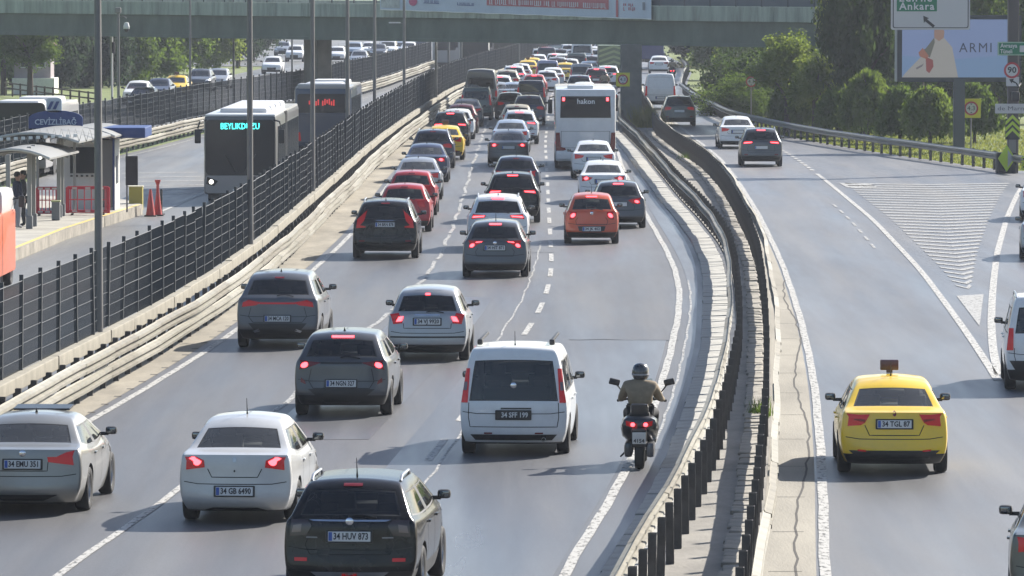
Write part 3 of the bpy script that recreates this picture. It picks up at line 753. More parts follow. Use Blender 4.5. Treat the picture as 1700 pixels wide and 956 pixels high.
for a, b in zip(pts[:-1], pts[1:]): mb.add([(a.x, a.y, .008), (b.x, b.y, .008), (b.x + .15, b.y, .008), (a.x + .15, a.y, .008)], [(0, 1, 2, 3)])
mb.build('guide_line', WPAINT, br, fix=False)
# long crack in the concrete shoulder
mb = MB(); rng = random.Random(3); P = []
y = 70.
while y < 160: P.append((RB(y) + .52 + .10 * math.sin(y * .21) + rng.uniform(-.03, .03), y)); y += 1.1
w = .035
mb.add([(x - w / 2, q, .0085) for x, q in P] + [(x + w / 2, q, .0085) for x, q in P], [(i, i + 1, len(P) + i + 1, len(P) + i) for i in range(len(P) - 1)])
tag(mb.build('shoulder_crack', mat('crack_dark', (.05, .045, .04), .95), fix=False), kind='structure')
mb = MB()
for k, y in enumerate(np.arange(76, 150, 5.5)):
    mb.cur = 0; mb.add([(RB(y) + .1, y, .0085), (RB(y) + .55, y, .0085), (RB(y) + .55, y + .05, .0085), (RB(y) + .1, y + .05, .0085)], [(0, 1, 2, 3)])
tag(mb.build('slab_joint', MATS['crack_dark'], fix=False), kind='structure')
mb = MB()
for k, y in enumerate(np.arange(96, 150, 2.)):                       # drain slots along the left rail
    x = LG(y) + .42; mb.add([(x - .07, y, .0085), (x + .07, y, .0085), (x + .07, y + .22, .0085), (x - .07, y + .22, .0085)], [(0, 1, 2, 3)])
tag(mb.build('drain_slot', MATS['crack_dark'], fix=False), kind='stuff')
# ---- kerb blocks beside the median and stone edging inside it
bmsh = MB(); bmsh.rbox((0, 0, 0), (.62, 1.585, .14), .018); bme = bmsh.mesh('paving_block', CONCB)
kr = tag(MB().box((RA(60) - .4, 60, .0), (.5, 1.5, .1)).build('kerb', CONCB), kind='structure')
y = 62.; rng = random.Random(5)
while y < 318:
    p = RA.p(y, -.40 + rng.uniform(-.012, .012), rng.uniform(-.012, .008)); inst('paving_block', bme, kr, p, (rng.uniform(-.006, .006), rng.uniform(-.02, .01), RA.yaw(y) + rng.uniform(-.008, .008)), (1, 1, 1)); y += 1.6
ems = [MB().rbox((0, 0, 0), (.34, l, .18), .03).mesh('edging_stone', STONE) for l in (.92, 1.05, .8)]
er = tag(MB().box((RB(60) - .33, 60, .05), (.3, 1, .1)).build('stone_edging', STONE), kind='structure')
y = 62.
while y < 300:
    p = RB.p(y, -.36 + rng.uniform(-.03, .03), -.01 + rng.uniform(-.012, .012)); inst('edging_stone', rng.choice(ems), er, p, (rng.uniform(-.03, .03), rng.uniform(-.05, .05), RB.yaw(y) + rng.uniform(-.03, .03))); y += 1.06

# ------------------------------------------------------------------ guardrails
GALV = mat('galvanised_rail', (.20, .187, .15), .6, .25, vary=.22, vscale=2.0, bump=.1, bscale=8)
GALV2 = mat('galvanised_rail_grey', (.25, .247, .23), .5, .4, vary=.2, vscale=2.0, bump=.1, bscale=8)
POSTM = mat('rail_post', (.085, .08, .076), .7, .3, vary=.3, vscale=4)
PROF = [(0, -.155), (.012, -.128), (.098, -.10), (.102, -.048), (.010, -.022), (.010, .022), (.102, .048), (.098, .10), (.012, .128), (0, .155)]
def wbeam(length, m, name='rail_beam', n=4):
    mb = MB(); k = len(PROF); vs = []; fs = []
    for i in range(n + 1):
        y = -length / 2 + length * i / n
        for th in (0, -.006):
            for x, z in PROF: vs.append((x + th, y, z))
    for i in range(n):
        for j in range(k - 1):
            a = i * 2 * k + j; b = (i + 1) * 2 * k + j
            fs += [(a, b, b + 1, a + 1), (a + k, a + k + 1, b + k + 1, b + k)]
        for j in (0, k - 1): a = i * 2 * k + j; b = (i + 1) * 2 * k + j; fs.append((a, a + k, b + k, b))
    mb.add(vs, fs); return mb.mesh(name, m)
WB = [wbeam(4.12, GALV), wbeam(4.12, mat('galvanised_rail_dull', (.165, .15, .118), .65, .25, vary=.3, vscale=1.6, bump=.15, bscale=8)), wbeam(4.12, mat('galvanised_rail_pale', (.235, .222, .185), .6, .25, vary=.25, vscale=1.6, bump=.15, bscale=8))]
WBG = [wbeam(4.12, GALV2)]
pm = MB()
for c, d in (((0, 0, 0), (.012, .12, .86)), ((.05, .055, 0), (.1, .012, .86)), ((.05, -.055, 0), (.1, .012, .86))): pm.box(c, d)
POST = pm.mesh('post', POSTM)
BOLT = MB().lathe([(0, .02), (.014, .016), (.016, 0)], 8, None, 'x').mesh('bolt', POSTM)
def guardrail(label, c, side, y0, y1, levels, me, jit=.01, step=4., poststep=2., postoff=.02, ph=.0, posttop=.86, group=None, bolts=None):
    """side +1: beams face +X, posts behind them"""
    root = empty('guardrail', c.p(y0), 0, label, 'guardrail', group); rng = random.Random(int(y0 * 7 + side)); inv = Matrix.Translation(-c.p(y0))
    ph_ = rng.uniform(0, 6)
    def ox(y, z): return jit * (3.2 * math.sin(y * .15 + ph_ + z) + 2.0 * math.sin(y * .41 + z * 9))
    def oz(y, z): return jit * (1.2 * math.sin(y * .19 + z * 5 + ph_) + .7 * math.sin(y * .57 + z * 3))
    y = y0
    while y < y1:
        for z in levels:
            a, b = c.p(y - 2, side * .03 + ox(y - 2, z), z + oz(y - 2, z)), c.p(y + 2, side * .03 + ox(y + 2, z), z + oz(y + 2, z)); d = b - a
            yw = -math.atan2(d.x, d.y); pt = math.atan2(d.z, 4.)
            inst('rail_beam', rng.choice(me), root, inv @ ((a + b) / 2) + Vector((side * rng.choice((-.006, .006)), 0, rng.uniform(-.005, .005))), (pt if side > 0 else -pt, 0, yw + (0 if side > 0 else math.pi)), (1, 1, 1 + rng.uniform(-.03, .03)))
        y += step
    y = y0
    while y < y1:
        p = inv @ c.p(y + .3, -side * (.06 + postoff), posttop - .43); o = inst('post', POST, root, p, (rng.uniform(-.02, .02), rng.uniform(-.02, .02), c.yaw(y) + (math.pi if side > 0 else 0)))
        if bolts and y < bolts: inst('bolt', BOLT, o, (-.02, .0, .3), (0, 0, math.pi))
        y += poststep
    return root
guardrail('double stacked cream guardrail below the tall dark mesh fence', LG, 1, 72, 560, (.34, .68), WB, .008, bolts=150)
guardrail('left guardrail of the median whose dark posts face the stone slabs', RA, -1, 66, 430, (.68,), WB, .006, postoff=.03, poststep=2.1)
guardrail('right guardrail of the median beside the cracked concrete shoulder', RB, 1, 66, 430, (.68,), WB, .008, postoff=.03)
guardrail('curved grey guardrail in front of the weeping trees', RR, -1, 233, 520, (.62,), WBG, .006, posttop=.78)
guardrail('double cream guardrail along the far side of the bus lanes', LR, 1, 215, 500, (.34, .68), WB, .012)
# low wall under the far fence and the square beam under the near one
strip('low_wall', Off(LR, .34), Off(LR, .36), 215, 500, 0, CONCM)
BEAMM = mat('cream_beam', (.235, .215, .17), .85, vary=.2, vscale=1.5, bump=.25, bscale=14)
BEAM = MB().rbox((0, 0, 0), (.26, 3.97, .25), .02).mesh('beam', BEAMM)
SP = MB().box((0, 0, 0), (.08, .1, .7)).mesh('post', POSTM)
def beamrail(label, c, off, y0, y1):
    root = empty('barrier_beam', c.p(y0, off), 0, label, 'barrier'); inv = -c.p(y0, off); rng = random.Random(9); y = y0
    while y < y1:
        inst('beam', BEAM, root, c.p(y, off + rng.uniform(-.012, .012), .79 + rng.uniform(-.012, .012)) + inv, (0, rng.uniform(-.03, .03), c.yaw(y)))
        for d in (-1, 1): inst('post', SP, root, c.p(y + d, off, .33) + inv, (0, 0, c.yaw(y)))
        y += 4
    return root
beamrail('cream square beam on short posts carrying the dark mesh fence', LG, -.55, 72, 560)
# ------------------------------------------------------------------ mesh fences
FEN = mat('fence_dark', (.055, .06, .064), .6, .3)
def mesh_panel(w, h, m, vs=.064, hs=.21, t=.0042):
    mb = MB()
    n = int(w / vs)
    for i in range(n + 1):
        y = -w / 2 + w * i / n
        mb.add([(t * a, y + t * b, z) for z in (0, h) for a, b in ((1, 0), (-.5, .87), (-.5, -.87))], [(0, 1, 4, 3), (1, 2, 5, 4), (2, 0, 3, 5)])
    n = int(h / hs)
    for i in range(n + 1):
        z = h * i / n; q = t * (2.2 if i in (0, n) else 1.3 if i % 3 == 0 else 1.0)
        mb.add([(q * a + .008, y, z + q * b) for y in (-w / 2, w / 2) for a, b in ((1, 0), (-.5, .87), (-.5, -.87))], [(0, 1, 4, 3), (1, 2, 5, 4), (2, 0, 3, 5)])
    return mb.mesh('mesh_panel', m, fix=False)
PAN = mesh_panel(2.5, 1.62, FEN); FPOST = MB().box((0, 0, 0), (.07, .07, 1.72)).mesh('post', FEN)
def fence(label, c, off, y0, y1, zb, jit=.01):
    root = empty('mesh_fence', c.p(y0, off), 0, label, 'fence'); inv = -c.p(y0, off); rng = random.Random(int(y0)); y = y0
    while y < y1:
        lean = rng.uniform(-.03, .03)
        inst('mesh_panel', PAN, root, c.p(y + 1.28, off, zb + rng.uniform(-.02, .02)) + inv, (0, lean, c.yaw(y + 1.28)))
        inst('post', FPOST, root, c.p(y, off, zb + .86) + inv, (rng.uniform(-.012, .012), lean, c.yaw(y))); y += 2.56
    return root
fence('tall dark wire mesh fence between the main road and the bus lanes', LG, -.60, 74, 620, .90)
fence('dark wire mesh fence along the far side of the bus lanes', LR, -.25, 218, 500, .85)
# ------------------------------------------------------------------ lamp posts along the fence
POLEM = mat('pole_steel', (.17, .165, .16), .5, .5, vary=.12, vscale=1.2)
def pole(x, y, label, h=10.5, r=.085, lamp=None, group='lamp posts along the bus lane fence', base=0.):
    root = empty('lamp_post', (x, y, base), 0, label, 'lamp post', group)
    mb = MB(); mb.tube([(0, 0, 0), (0, 0, h * .5), (0, 0, h)], [r, r * .9, r * .7], 10); mb.build('shaft', POLEM, root, 60)
    mb = MB(); mb.tube([(0, 0, h - .1), (.4, 0, h + .25), (1.4, 0, h + .42)], .035, 6); mb.build('arm', POLEM, root)
    mb = MB(); mb.rbox((1.65, 0, h + .42), (.62, .2, .09), .03); mb.build('lamp_head', POLEM, root)
    mb = MB(); mb.box((0, 0, .02), (.34, .34, .04)); mb.build('base_plate', POLEM, root)
    if lamp:
        mb = MB(); mb.tube([(0, 0, lamp - .1), (-.25, 0, lamp)], .025, 6); mb.build('arm', POLEM, root)
        mb = MB(); mb.rbox((-.5, 0, lamp), (.62, .18, .07), .03); mb.build('lamp_head', mat('lamp_pale', (.45, .46, .45), .5), root)
for k, (px, lab) in enumerate(((163, 'nearest lamp post, in front of the station booth'), (415, 'second lamp post, crossing the front of the articulated bus'), (519, 'third lamp post, at the rear corner of the articulated bus'), (577, 'fourth lamp post, crossing the dark blue bus'), (622, 'fifth lamp post, just right of the dark blue bus'), (671, 'sixth lamp post, with a small pale lamp halfway up'), (724, 'seventh lamp post, left of the far grey bus'), (745, 'eighth lamp post, in front of the far grey bus'), (766, 'ninth lamp post, left of the far cyan-signed bus'))):
    Y = 113.3 + 37.6 * k; pole((px - 850) * Y / FPX, Y, lab, lamp=5.6 if k == 5 else None)
for px, py, lab in ((316, 205, 'slim lamp post behind the far mesh fence by the yellow taxi'), (388, 182, 'slim lamp post on the opposite road left of the bridge pillar'), (485, 150, 'thin distant lamp post just left of the bridge pillar'), (862, 128, 'distant lamp post at the end of the bus lanes under the bridge')):
    p = G(px, py); pole(p.x, p.y, lab, 9, .07, None, 'distant lamp posts')
# ------------------------------------------------------------------ the near vehicles
def lane_yaw(y, x):
    """heading of the traffic at a place on the main carriageway"""
    w = max(0., min(1., (x - LINE1(y)) / max(1., LINE3(y) - LINE1(y))))
    return LINE1.yaw(y) * (1 - w) + LINE3.yaw(y) * w
def park(root, px, py, yaw=None, dyaw=0.):
    p = G(px, py); root.location = p
    root.rotation_euler = (0, 0, (lane_yaw(p.y, p.x) if yaw is None else yaw) + dyaw)
    return root
BMW = variant(SEDAN, L=4.52, W=1.82, z=[.17, .34, .60, .86, .93, 1.29, 1.365], zR={3: .97, 4: 1.02, 5: 1.28, 6: 1.35}, yR=[.14, -.01, .03, .06, .62, 1.14, 1.42], rw=.325, wb=2.76, ya=1.0,
    lamps=[([(.50, .79), (.97, .74), (1.0, .87), (.92, .955), (.76, .93), (.68, .865), (.50, .865)], RED)], plate=(.76, '34 EMU 351', PLATEW, INK),
    gaps=[('m', (0, .66), (.46, .66), (.50, .79))], badge=(.92, 1), low_black=False, mid=[([(-.62, .22), (.62, .22), (.66, .31), (-.66, .31)], BLACK, 'rear_diffuser')], exhaust=[-.55, -.47])
c = make_car('sedan_car', BMW, BODY['champagne_silver'], 'champagne silver sedan with open sunroof cut by the left edge of the photo', 'cars in the left lane'); park(c, 52, 846, dyaw=R(.8))
mb = MB(); mb.rbox((0, 1.45, 1.425), (.86, .5, .03), .012, Matrix.Rotation(.06, 4, 'X')); mb.build('sunroof', TRIM, c)
LINEA = variant(SEDAN, L=4.56, W=1.73, lamps=[([(.60, .84), (.97, .80), (1.0, .93), (.93, .985), (.72, .99), (.64, .94)], RED), (rnd(.765, .925, .085, .062), REDLIT)], plate=(.50, '34 GB 6490', PLATEW, INK),
    gaps=[('m', (0, .70), (.44, .70), (.54, .82))], low_black=False, mid=[([(-.60, .21), (.60, .21), (.62, .26), (-.62, .26)], BLACK, 'rear_diffuser'), (rnd(0, .95, .045, .04, 12), ALLOY, 'badge'), (rnd(0, .79, .018, .018, 8), BLACK, 'boot_lock')], antenna='mast', rw=.30)
c = make_car('sedan_car', LINEA, BODY['pearl'], 'white sedan with lit tail lamps and a roof aerial behind the black crossover', 'cars in the middle lane'); park(c, 402, 862)
SZK = variant(SUV, L=4.30, W=1.785, z=[.22, .40, .70, .97, 1.05, 1.43, 1.50], zR={3: 1.02, 4: 1.09, 5: 1.42, 6: 1.49}, rails=ALLOY, antenna='mast', spoiler=False, rw=.335, wb=2.6,
    lamps=[([(.64, .98), (.70, .86), (.97, .84), (1.0, .98), (.94, 1.05), (.68, 1.05)], SMOKE), ([(.80, .90), (.95, .89), (.96, .98), (.82, 1.0)], CLEARL)], plate=(.85, '34 HUV 873', PLATEW, INK), badge=(1.04, 1), stop=(1.46, .12, False), rglass=glass('rear_glass_open', (.42, .44, .44)),
    mid=[([(-.66, 1.035), (.66, 1.035), (.66, 1.055), (-.66, 1.055)], CHROME, 'chrome_strip'), ([(-.70, .28), (.70, .28), (.62, .40), (-.62, .40)], mat('skid_silver', (.35, .35, .36), .4, .6), 'skid_plate'), ([(-.14, .33), (.14, .33), (.12, .385), (-.12, .385)], RED, 'fog_lamp')],
    extra=[([(.66, .53), (.86, .53), (.86, .575), (.66, .575)], RED, 'reflector'), ([(.52, .825), (.70, .825), (.70, .84), (.52, .84)], mat('dull_chrome', (.22, .22, .23), .4, .8), 'lettering_strip')])
c = make_car('crossover_car', SZK, BODY['black'], 'black crossover with silver roof rails at the bottom edge of the photo', 'cars in the middle lane'); park(c, 592, 990, dyaw=R(-1.2))
OPL = variant(SUV, L=4.15, W=1.79, z=[.22, .40, .68, .95, 1.03, 1.40, 1.48], zR={3: .99, 4: 1.08, 5: 1.40, 6: 1.47}, plate=(.62, '34 NGN 327', PLATEW, INK), rglass=glass('rear_glass_mid', (.46, .48, .47)),
    lamps=[([(.50, .99), (.78, .90), (.98, .86), (1.0, .98), (.94, 1.03)], REDD), (rnd(.88, .945, .085, .05), REDLIT)], mid=[([(-.52, 1.0), (.52, 1.0), (.50, .97), (-.50, .97)], BLACK, 'black_strip'), ([(-.80, .26), (.80, .26), (.74, .52), (-.74, .52)], BLACK, 'bumper_insert')],
    extra=[([(.78, .60), (.90, .64), (.90, .72), (.80, .66)], REDD, 'reflector')], gaps=[('m', (0, .53), (.62, .53), (.72, .66), (.70, .88))], stop=(1.43, .20, True), ya=.82, wb=2.56, rw=.335, antenna='fin')
c = make_car('crossover_car', OPL, BODY['grey'], 'dark grey crossover with three lit brake lamps left of the white family van', 'cars in the middle lane'); park(c, 572, 688)
CUP = variant(SUV, L=4.45, W=1.84, z=[.22, .42, .72, 1.0, 1.09, 1.50, 1.58], zR={3: 1.06, 4: 1.14, 5: 1.48, 6: 1.56}, yR=[.16, -.01, .04, .06, .2, .62, .84], plate=(.66, '34 MCA 120', PLATEW, INK),
    lamps=[([(.46, 1.0), (.60, .94), (.97, .90), (1.0, 1.0), (.90, 1.05)], RED)], mid=[([(-.50, 1.005), (.50, 1.005), (.50, .965), (-.50, .965)], RED, 'light_bar'), ([(-.82, .28), (.82, .28), (.74, .56), (-.74, .56)], BLACK, 'bumper_insert')], stop=(1.5, .1, False),
    extra=[([(.45, .40), (.62, .36), (.64, .40), (.48, .44)], ALLOY, 'exhaust_trim')], gaps=[('m', (0, .58), (.62, .58), (.74, .70), (.72, .90))])
c = make_car('crossover_car', CUP, BODY['mid_grey'], 'light grey coupe-like crossover with a red light bar beside the guardrail', 'cars in the left lane'); park(c, 466, 576)
SIL = variant(HATCH, L=4.2, W=1.72, z=[.20, .36, .62, .90, .98, 1.40, 1.47], zR={3: .97, 4: 1.03, 5: 1.38, 6: 1.45}, yR=[.10, .0, .02, .07, .12, .42, .60], lamps=[([(.72, .80), (.98, .78), (1.0, .98), (.80, 1.01)], RED), ([(.78, .84), (.94, .83), (.95, .93), (.80, .94)], REDLIT)],
    plate=(.84, '34 VJ 9920', PLATEW, INK), stop=(1.38, .05, True), antenna=None, mid=[([(-.98, .50), (.98, .50), (.98, .535), (-.98, .535)], BLACK, 'bumper_strip'), ([(-.40, .96), (.40, .96), (.36, .985), (-.36, .985)], CHROME, 'boot_handle'), ([(-.8, .22), (.8, .22), (.8, .32), (-.8, .32)], BLACK, 'bumper_lower')], gaps=[('m', (0, .70), (.64, .70), (.70, .80))], rw=.30)
c = make_car('hatchback_car', SIL, BODY['silver'], 'silver hatchback with red lit tail lamps ahead of the white family van', 'cars in the middle lane'); park(c, 712, 597, dyaw=R(1))
DOB = variant(VAN, lamps=[([(.88, .90), (1.0, .90), (1.0, 1.46), (.93, 1.46)], RED), ([(.92, 1.10), (.985, 1.10), (.985, 1.24), (.93, 1.24)], CLEARL)], plate=(.70, '34 SFF 199', PLATEB, PLATEW), badge=(1.19, 1), deepglass=True, rglass=glass('rear_glass_van', (.24, .25, .25)),
    z=[.22, .42, .74, .93, 1.06, 1.64, 1.78], zR={3: .93, 4: 1.05, 5: 1.66, 6: 1.79}, mid=[([(-.86, .28), (.86, .28), (.86, .375), (-.86, .375)], BLACK, 'bumper_lower'), ([(-.24, .795), (.34, .795), (.34, .82), (-.24, .82)], TRIM, 'plate_lamp')],
    extra=[([(.42, .385), (.58, .385), (.58, .41), (.42, .41)], REDD, 'reflector')], low_black=False, antenna='mast', gaps=[('m', (0, .50), (.84, .50), (.86, .66), (.86, .9))], exhaust=[.5])
c = make_car('family_van', DOB, BODY['white'], 'white family van with a black plate and dark rear window beside the scooter', 'cars in the right lane', 'van'); park(c, 857, 752)
for s in (-1, 1):
    mb = MB(); mb.rbox((s * .60, .0, 1.86), (.09, .18, .10), .03); mb.rbox((s * .60, 1.0, 1.885), (.05, 2.0, .05), .02); mb.build('roof_rail', BLACK, c, 40)
TAXI = variant(SEDAN, lamps=[([(.48, .99), (.62, .86), (.70, .82), (.97, .80), (1.0, .95), (.94, 1.0), (.70, .985)], RED), ([(.62, .87), (.86, .90), (.86, .92), (.62, .91)], REDD)], plate=(.84, '34 TGL 87', PLATEW, INK),
    mid=[([(-.88, .28), (.88, .28), (.90, .42), (-.90, .42)], BLACK, 'bumper_lower'), (rnd(0, 1.0, .035, .04, 10), REDD, 'badge'), ([(-.34, .91), (.34, .91), (.30, .925), (-.30, .925)], BODY['yellow'], 'plate_trim')], extra=[([(.56, .40), (.72, .41), (.72, .435), (.56, .425)], RED, 'reflector')],
    gaps=[('m', (0, .66), (.50, .66), (.62, .82))], antenna='mast', rw=.315)
taxi = make_car('taxi_car', TAXI, BODY['yellow'], 'yellow taxi sedan with a dark roof sign on the right road', 'taxis', 'taxi'); park(taxi, 1481, 783, RL.yaw(91), R(1.2))
mb = MB(); mb.rbox((0, 1.35, 1.63), (.30, .10, .17), .02); mb.box((0, 1.35, 1.53), (.10, .08, .06)); mb.build('roof_sign', mat('taxi_sign', (.055, .012, .014), .4, coat=.5), taxi, 40)
VLV = variant(SUV, L=4.69, W=1.90, z=[.24, .42, .72, 1.0, 1.10, 1.53, 1.61], zR={3: 1.04, 4: 1.12, 5: 1.51, 6: 1.59}, rw=.365, wb=2.86, ya=.95, plate=(.98, '34 BRN 878', PLATEW, INK), rails=ALLOY, stop=(1.56, .12, False),
    lamps=[([(.66, .90), (.97, .88), (1.0, 1.02), (.96, 1.12), (.84, 1.40), (.79, 1.38), (.86, 1.08), (.86, .96), (.66, .93)], RED), ([(.90, .94), (.97, .93), (.97, 1.05), (.91, 1.08)], RED)],
    mid=[([(-.34, 1.085), (.34, 1.085), (.34, 1.105), (-.34, 1.105)], CHROME, 'lettering_strip'), ([(-.86, .27), (.86, .27), (.88, .40), (-.88, .40)], BLACK, 'bumper_insert')])
c = make_car('suv_car', VLV, BODY['black'], 'black estate-like SUV with tall L-shaped red lamps in the left lane', 'cars in the left lane'); park(c, 641, 428)
EGE = variant(HATCH, plate=(.80, '34 HIT 871', PLATEW, INK), badge=(.93, 1), lamps=[([(.46, .97), (.62, .92), (.80, .80), (.97, .78), (1.0, .90), (.90, .99)], RED), (rnd(.87, .86, .085, .05), REDLIT), ([(.55, .945), (.78, .93), (.78, .95), (.55, .962)], REDLIT)])
ege = make_car('hatchback_car', EGE, BODY['grey'], 'dark grey hatchback with three brake lamps lit at the tail of the middle lane queue', 'cars in the middle lane'); park(ege, 823, 459)
I10 = variant(HATCH, L=3.67, W=1.66, z=[.20, .36, .62, .90, .98, 1.38, 1.46], yF=[.15, .05, 0, .10, .85, 1.6, 1.8], wb=2.4, ya=.66, rw=.29, rglass=GL_REAR, plate=(.46, '34 JK 402', PLATEW, INK), badge=(.93, 1), antenna='mast',
    lamps=[([(.70, .84), (.80, .74), (.97, .74), (1.0, .90), (.92, .98), (.78, .96)], RED), (rnd(.865, .86, .10, .065), REDLIT)], mid=[([(-.5, .40), (.5, .40), (.55, .54), (-.55, .54)], BLACK, 'plate_recess'), ([(-.85, .22), (.85, .22), (.85, .30), (-.85, .30)], BLACK, 'bumper_lower')])
i10 = make_car('small_hatchback_car', I10, BODY['orange_red'], 'small orange red hatchback at the tail of the right lane queue', 'cars in the right lane'); park(i10, 982, 404)
# ------------------------------------------------------------------ the overpass
K, BY0 = -1.15, 318.0
BANG = math.atan(K)                                   # the bridge crosses the road at a slant
def bz(x): return 4.36 - .0037 * x
BRD = empty('overpass_bridge', (6.5, BY0 + K * 6.5, 0), 0, 'green grey concrete overpass crossing all the roads with a banner on its parapet', 'bridge')
BM = Matrix.Translation((0, BY0, 0)) @ Matrix.Rotation(BANG, 4, 'Z')
slope = Matrix.Rotation(math.atan(.0037 * math.cos(BANG)), 4, 'Y')
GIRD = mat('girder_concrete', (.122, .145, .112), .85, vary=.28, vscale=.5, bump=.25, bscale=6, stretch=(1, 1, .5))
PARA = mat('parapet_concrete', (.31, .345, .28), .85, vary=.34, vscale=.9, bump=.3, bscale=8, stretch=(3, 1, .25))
RAILG = mat('blue_grey_mesh', (.09, .11, .13), .6, .3)
def bpart(name, m, boxes, rb=0):
    mb = MB()
    for (x0, x1, y0, y1, z0, z1) in boxes:
        (mb.rbox if rb else mb.box)(((x0 + x1) / 2, (y0 + y1) / 2, (z0 + z1) / 2), (x1 - x0, y1 - y0, z1 - z0), **({'r': rb} if rb else {}))
    me = mb.mesh(name, m); me.transform(Matrix.Translation(-BRD.location) @ BM @ Matrix.Translation((0, 0, 4.36)) @ slope)
    return link(bpy.data.objects.new(name, me), BRD)
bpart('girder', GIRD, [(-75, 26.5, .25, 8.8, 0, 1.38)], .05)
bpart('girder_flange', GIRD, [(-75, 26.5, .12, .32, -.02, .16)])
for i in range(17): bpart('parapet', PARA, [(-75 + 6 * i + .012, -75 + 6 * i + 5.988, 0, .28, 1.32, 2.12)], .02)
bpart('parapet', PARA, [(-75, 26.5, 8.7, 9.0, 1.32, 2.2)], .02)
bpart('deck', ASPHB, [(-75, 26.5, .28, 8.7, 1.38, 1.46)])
for i in range(9):
    x = 8 + i * 2.0; bpart('screen_panel', RAILG, [(x + .03, x + 1.97, .10, .14, 2.14, 3.4)])
    bpart('screen_post', FEN, [(x - .03, x + .03, .08, .16, 2.12, 3.45)])
mb = MB()
for i in range(34): bpart('railing_post', FEN, [(-74 + i * 2, -73.94 + i * 2, .1, .16, 2.1, 3.0)])
for z in (2.5, 2.95): bpart('handrail', FEN, [(-74, -5, .1, .15, z, z + .05)])
for px, py, w in ((1048, 208, 1.15), (527, 186, 1.35)):
    p = G(px, py); mb = MB(); h = 4.40 - .0037 * p.x
    mb.rbox((0, 0, h / 2), (w, w * .8, h), .05, None)
    me = mb.mesh('pier', mat('pier_concrete', (.17, .17, .155), .85, vary=.25, vscale=.8, bump=.3, bscale=6)); me.transform(Matrix.Translation(Vector((p.x, p.y + .8, 0)) - BRD.location) @ Matrix.Rotation(BANG if px < 800 else 0, 4, 'Z'))
    link(bpy.data.objects.new('pier', me), BRD)
# banner hung over the parapet (its top lies above the frame)
def on_bridge(px, py, off=.12):
    """point on the near parapet face seen at a pixel"""
    u = (px - 850) / FPX; Y = BY0 / (1 - K * u); s = FPX / Y
    return Vector(((px - 850) / s, Y - off * 1.5, CAMH - (py + 35) / s))
ban = empty('banner', on_bridge(630, 16), 0, 'long white printed banner hung on the overpass parapet', 'banner')
def ban_quad(name, m, x0, x1, y0, y1, off, parent, n=1, wav=0):
    mb = MB(); P = []
    for i in range(n + 1):
        x = x0 + (x1 - x0) * i / n; d = (x - 630) * .0355
        for y in (y0, y1): P.append(on_bridge(x, y + d + wav * math.sin(i * 1.7) * (y == y1), off) - ban.location)
    mb.add(P, [(2 * i, 2 * i + 2, 2 * i + 3, 2 * i + 1) for i in range(n)]); me = mb.mesh(name, m, fix=False)
    o = link(bpy.data.objects.new(name, me), parent); return o
BW = mat('banner_vinyl', (.50, .56, .62), .6, vary=.08, vscale=.6)
sheet = ban_quad('sheet', BW, 632, 1081, -28, 15.6, .18, ban, 30, .6); sm = sheet.modifiers.new('t', 'SOLIDIFY'); sm.thickness = .02
ban_quad('hem', mat('banner_hem', (.75, .77, .74), .6), 632, 1081, 14.6, 16.0, .22, ban, 30, .5)
BPINK = mat('banner_pink', (.55, .10, .20), .6); BBLUE = mat('banner_blue', (.13, .16, .30), .6); BRED = mat('banner_red', (.50, .14, .15), .6); BWH = mat('banner_white', (.62, .58, .58), .6)
mb = MB(); cc = [on_bridge(686 + 7 * math.cos(a), 0 + 2 + 7.5 * math.sin(a), .24) - ban.location for a in np.linspace(0, 2 * math.pi, 17)[:-1]]; mb.add(cc, [tuple(range(16))]); link(bpy.data.objects.new('pink_disc', mb.mesh('pink_disc', BPINK)), ban)
ban_quad('picture', mat('banner_picture', (.42, .44, .40), .7, vary=.5, vscale=1.5), 633, 664, -28, 12, .23, ban)
ban_quad('red_bar', BRED, 808, 1010, -28, 2.2, .23, ban, 8); ban_quad('red_stripe', BRED, 1022, 1026, -28, 14, .23, ban)
def ban_strokes(name, m, x0, x1, y0, y1, n, seed):
    """the cut-off feet of printed letters, too blurred to read"""
    rr_ = random.Random(seed); mb = MB(); w = (x1 - x0) / n
    for i in range(n):
        if rr_.random() < .16: continue
        xa = x0 + w * i + w * .1; xb = xa + w * rr_.uniform(.3, .6); d = (xa - 630) * .0355
        mb.add([on_bridge(xa, y0 + d, .26) - ban.location, on_bridge(xb, y0 + d, .26) - ban.location, on_bridge(xb, y1 + d, .26) - ban.location, on_bridge(xa, y1 + d, .26) - ban.location], [(0, 1, 2, 3)])
        if rr_.random() < .5: mb.add([on_bridge(xa, y1 + d, .263) - ban.location, on_bridge(xa + w * .85, y1 + d, .263) - ban.location, on_bridge(xa + w * .85, y1 + d + 1, .263) - ban.location, on_bridge(xa, y1 + d + 1, .263) - ban.location], [(0, 1, 2, 3)])
    tag(link(bpy.data.objects.new(name, mb.mesh(name, m, fix=False))), kind='stuff').parent = ban
ban_strokes('lettering', BBLUE, 703, 729, -3, 1.2, 13, 1); ban_strokes('lettering', BBLUE, 759, 787, -1, 2.6, 14, 2); ban_strokes('lettering', BWH, 812, 1006, -8, -.6, 60, 3); ban_strokes('lettering', BRED, 1034, 1054, -3, 2, 7, 4); ban_strokes('lettering', BRED, 1034, 1054, -9, -5, 7, 5)
ban_quad('underline', BBLUE, 703, 729, 1.6, 2.6, .26, ban); ban_quad('underline', BBLUE, 759, 787, 3.0, 4.0, .26, ban); ban_quad('figure', mat('banner_grey', (.25, .26, .28), .6), 1066, 1070, -12, 1, .26, ban)

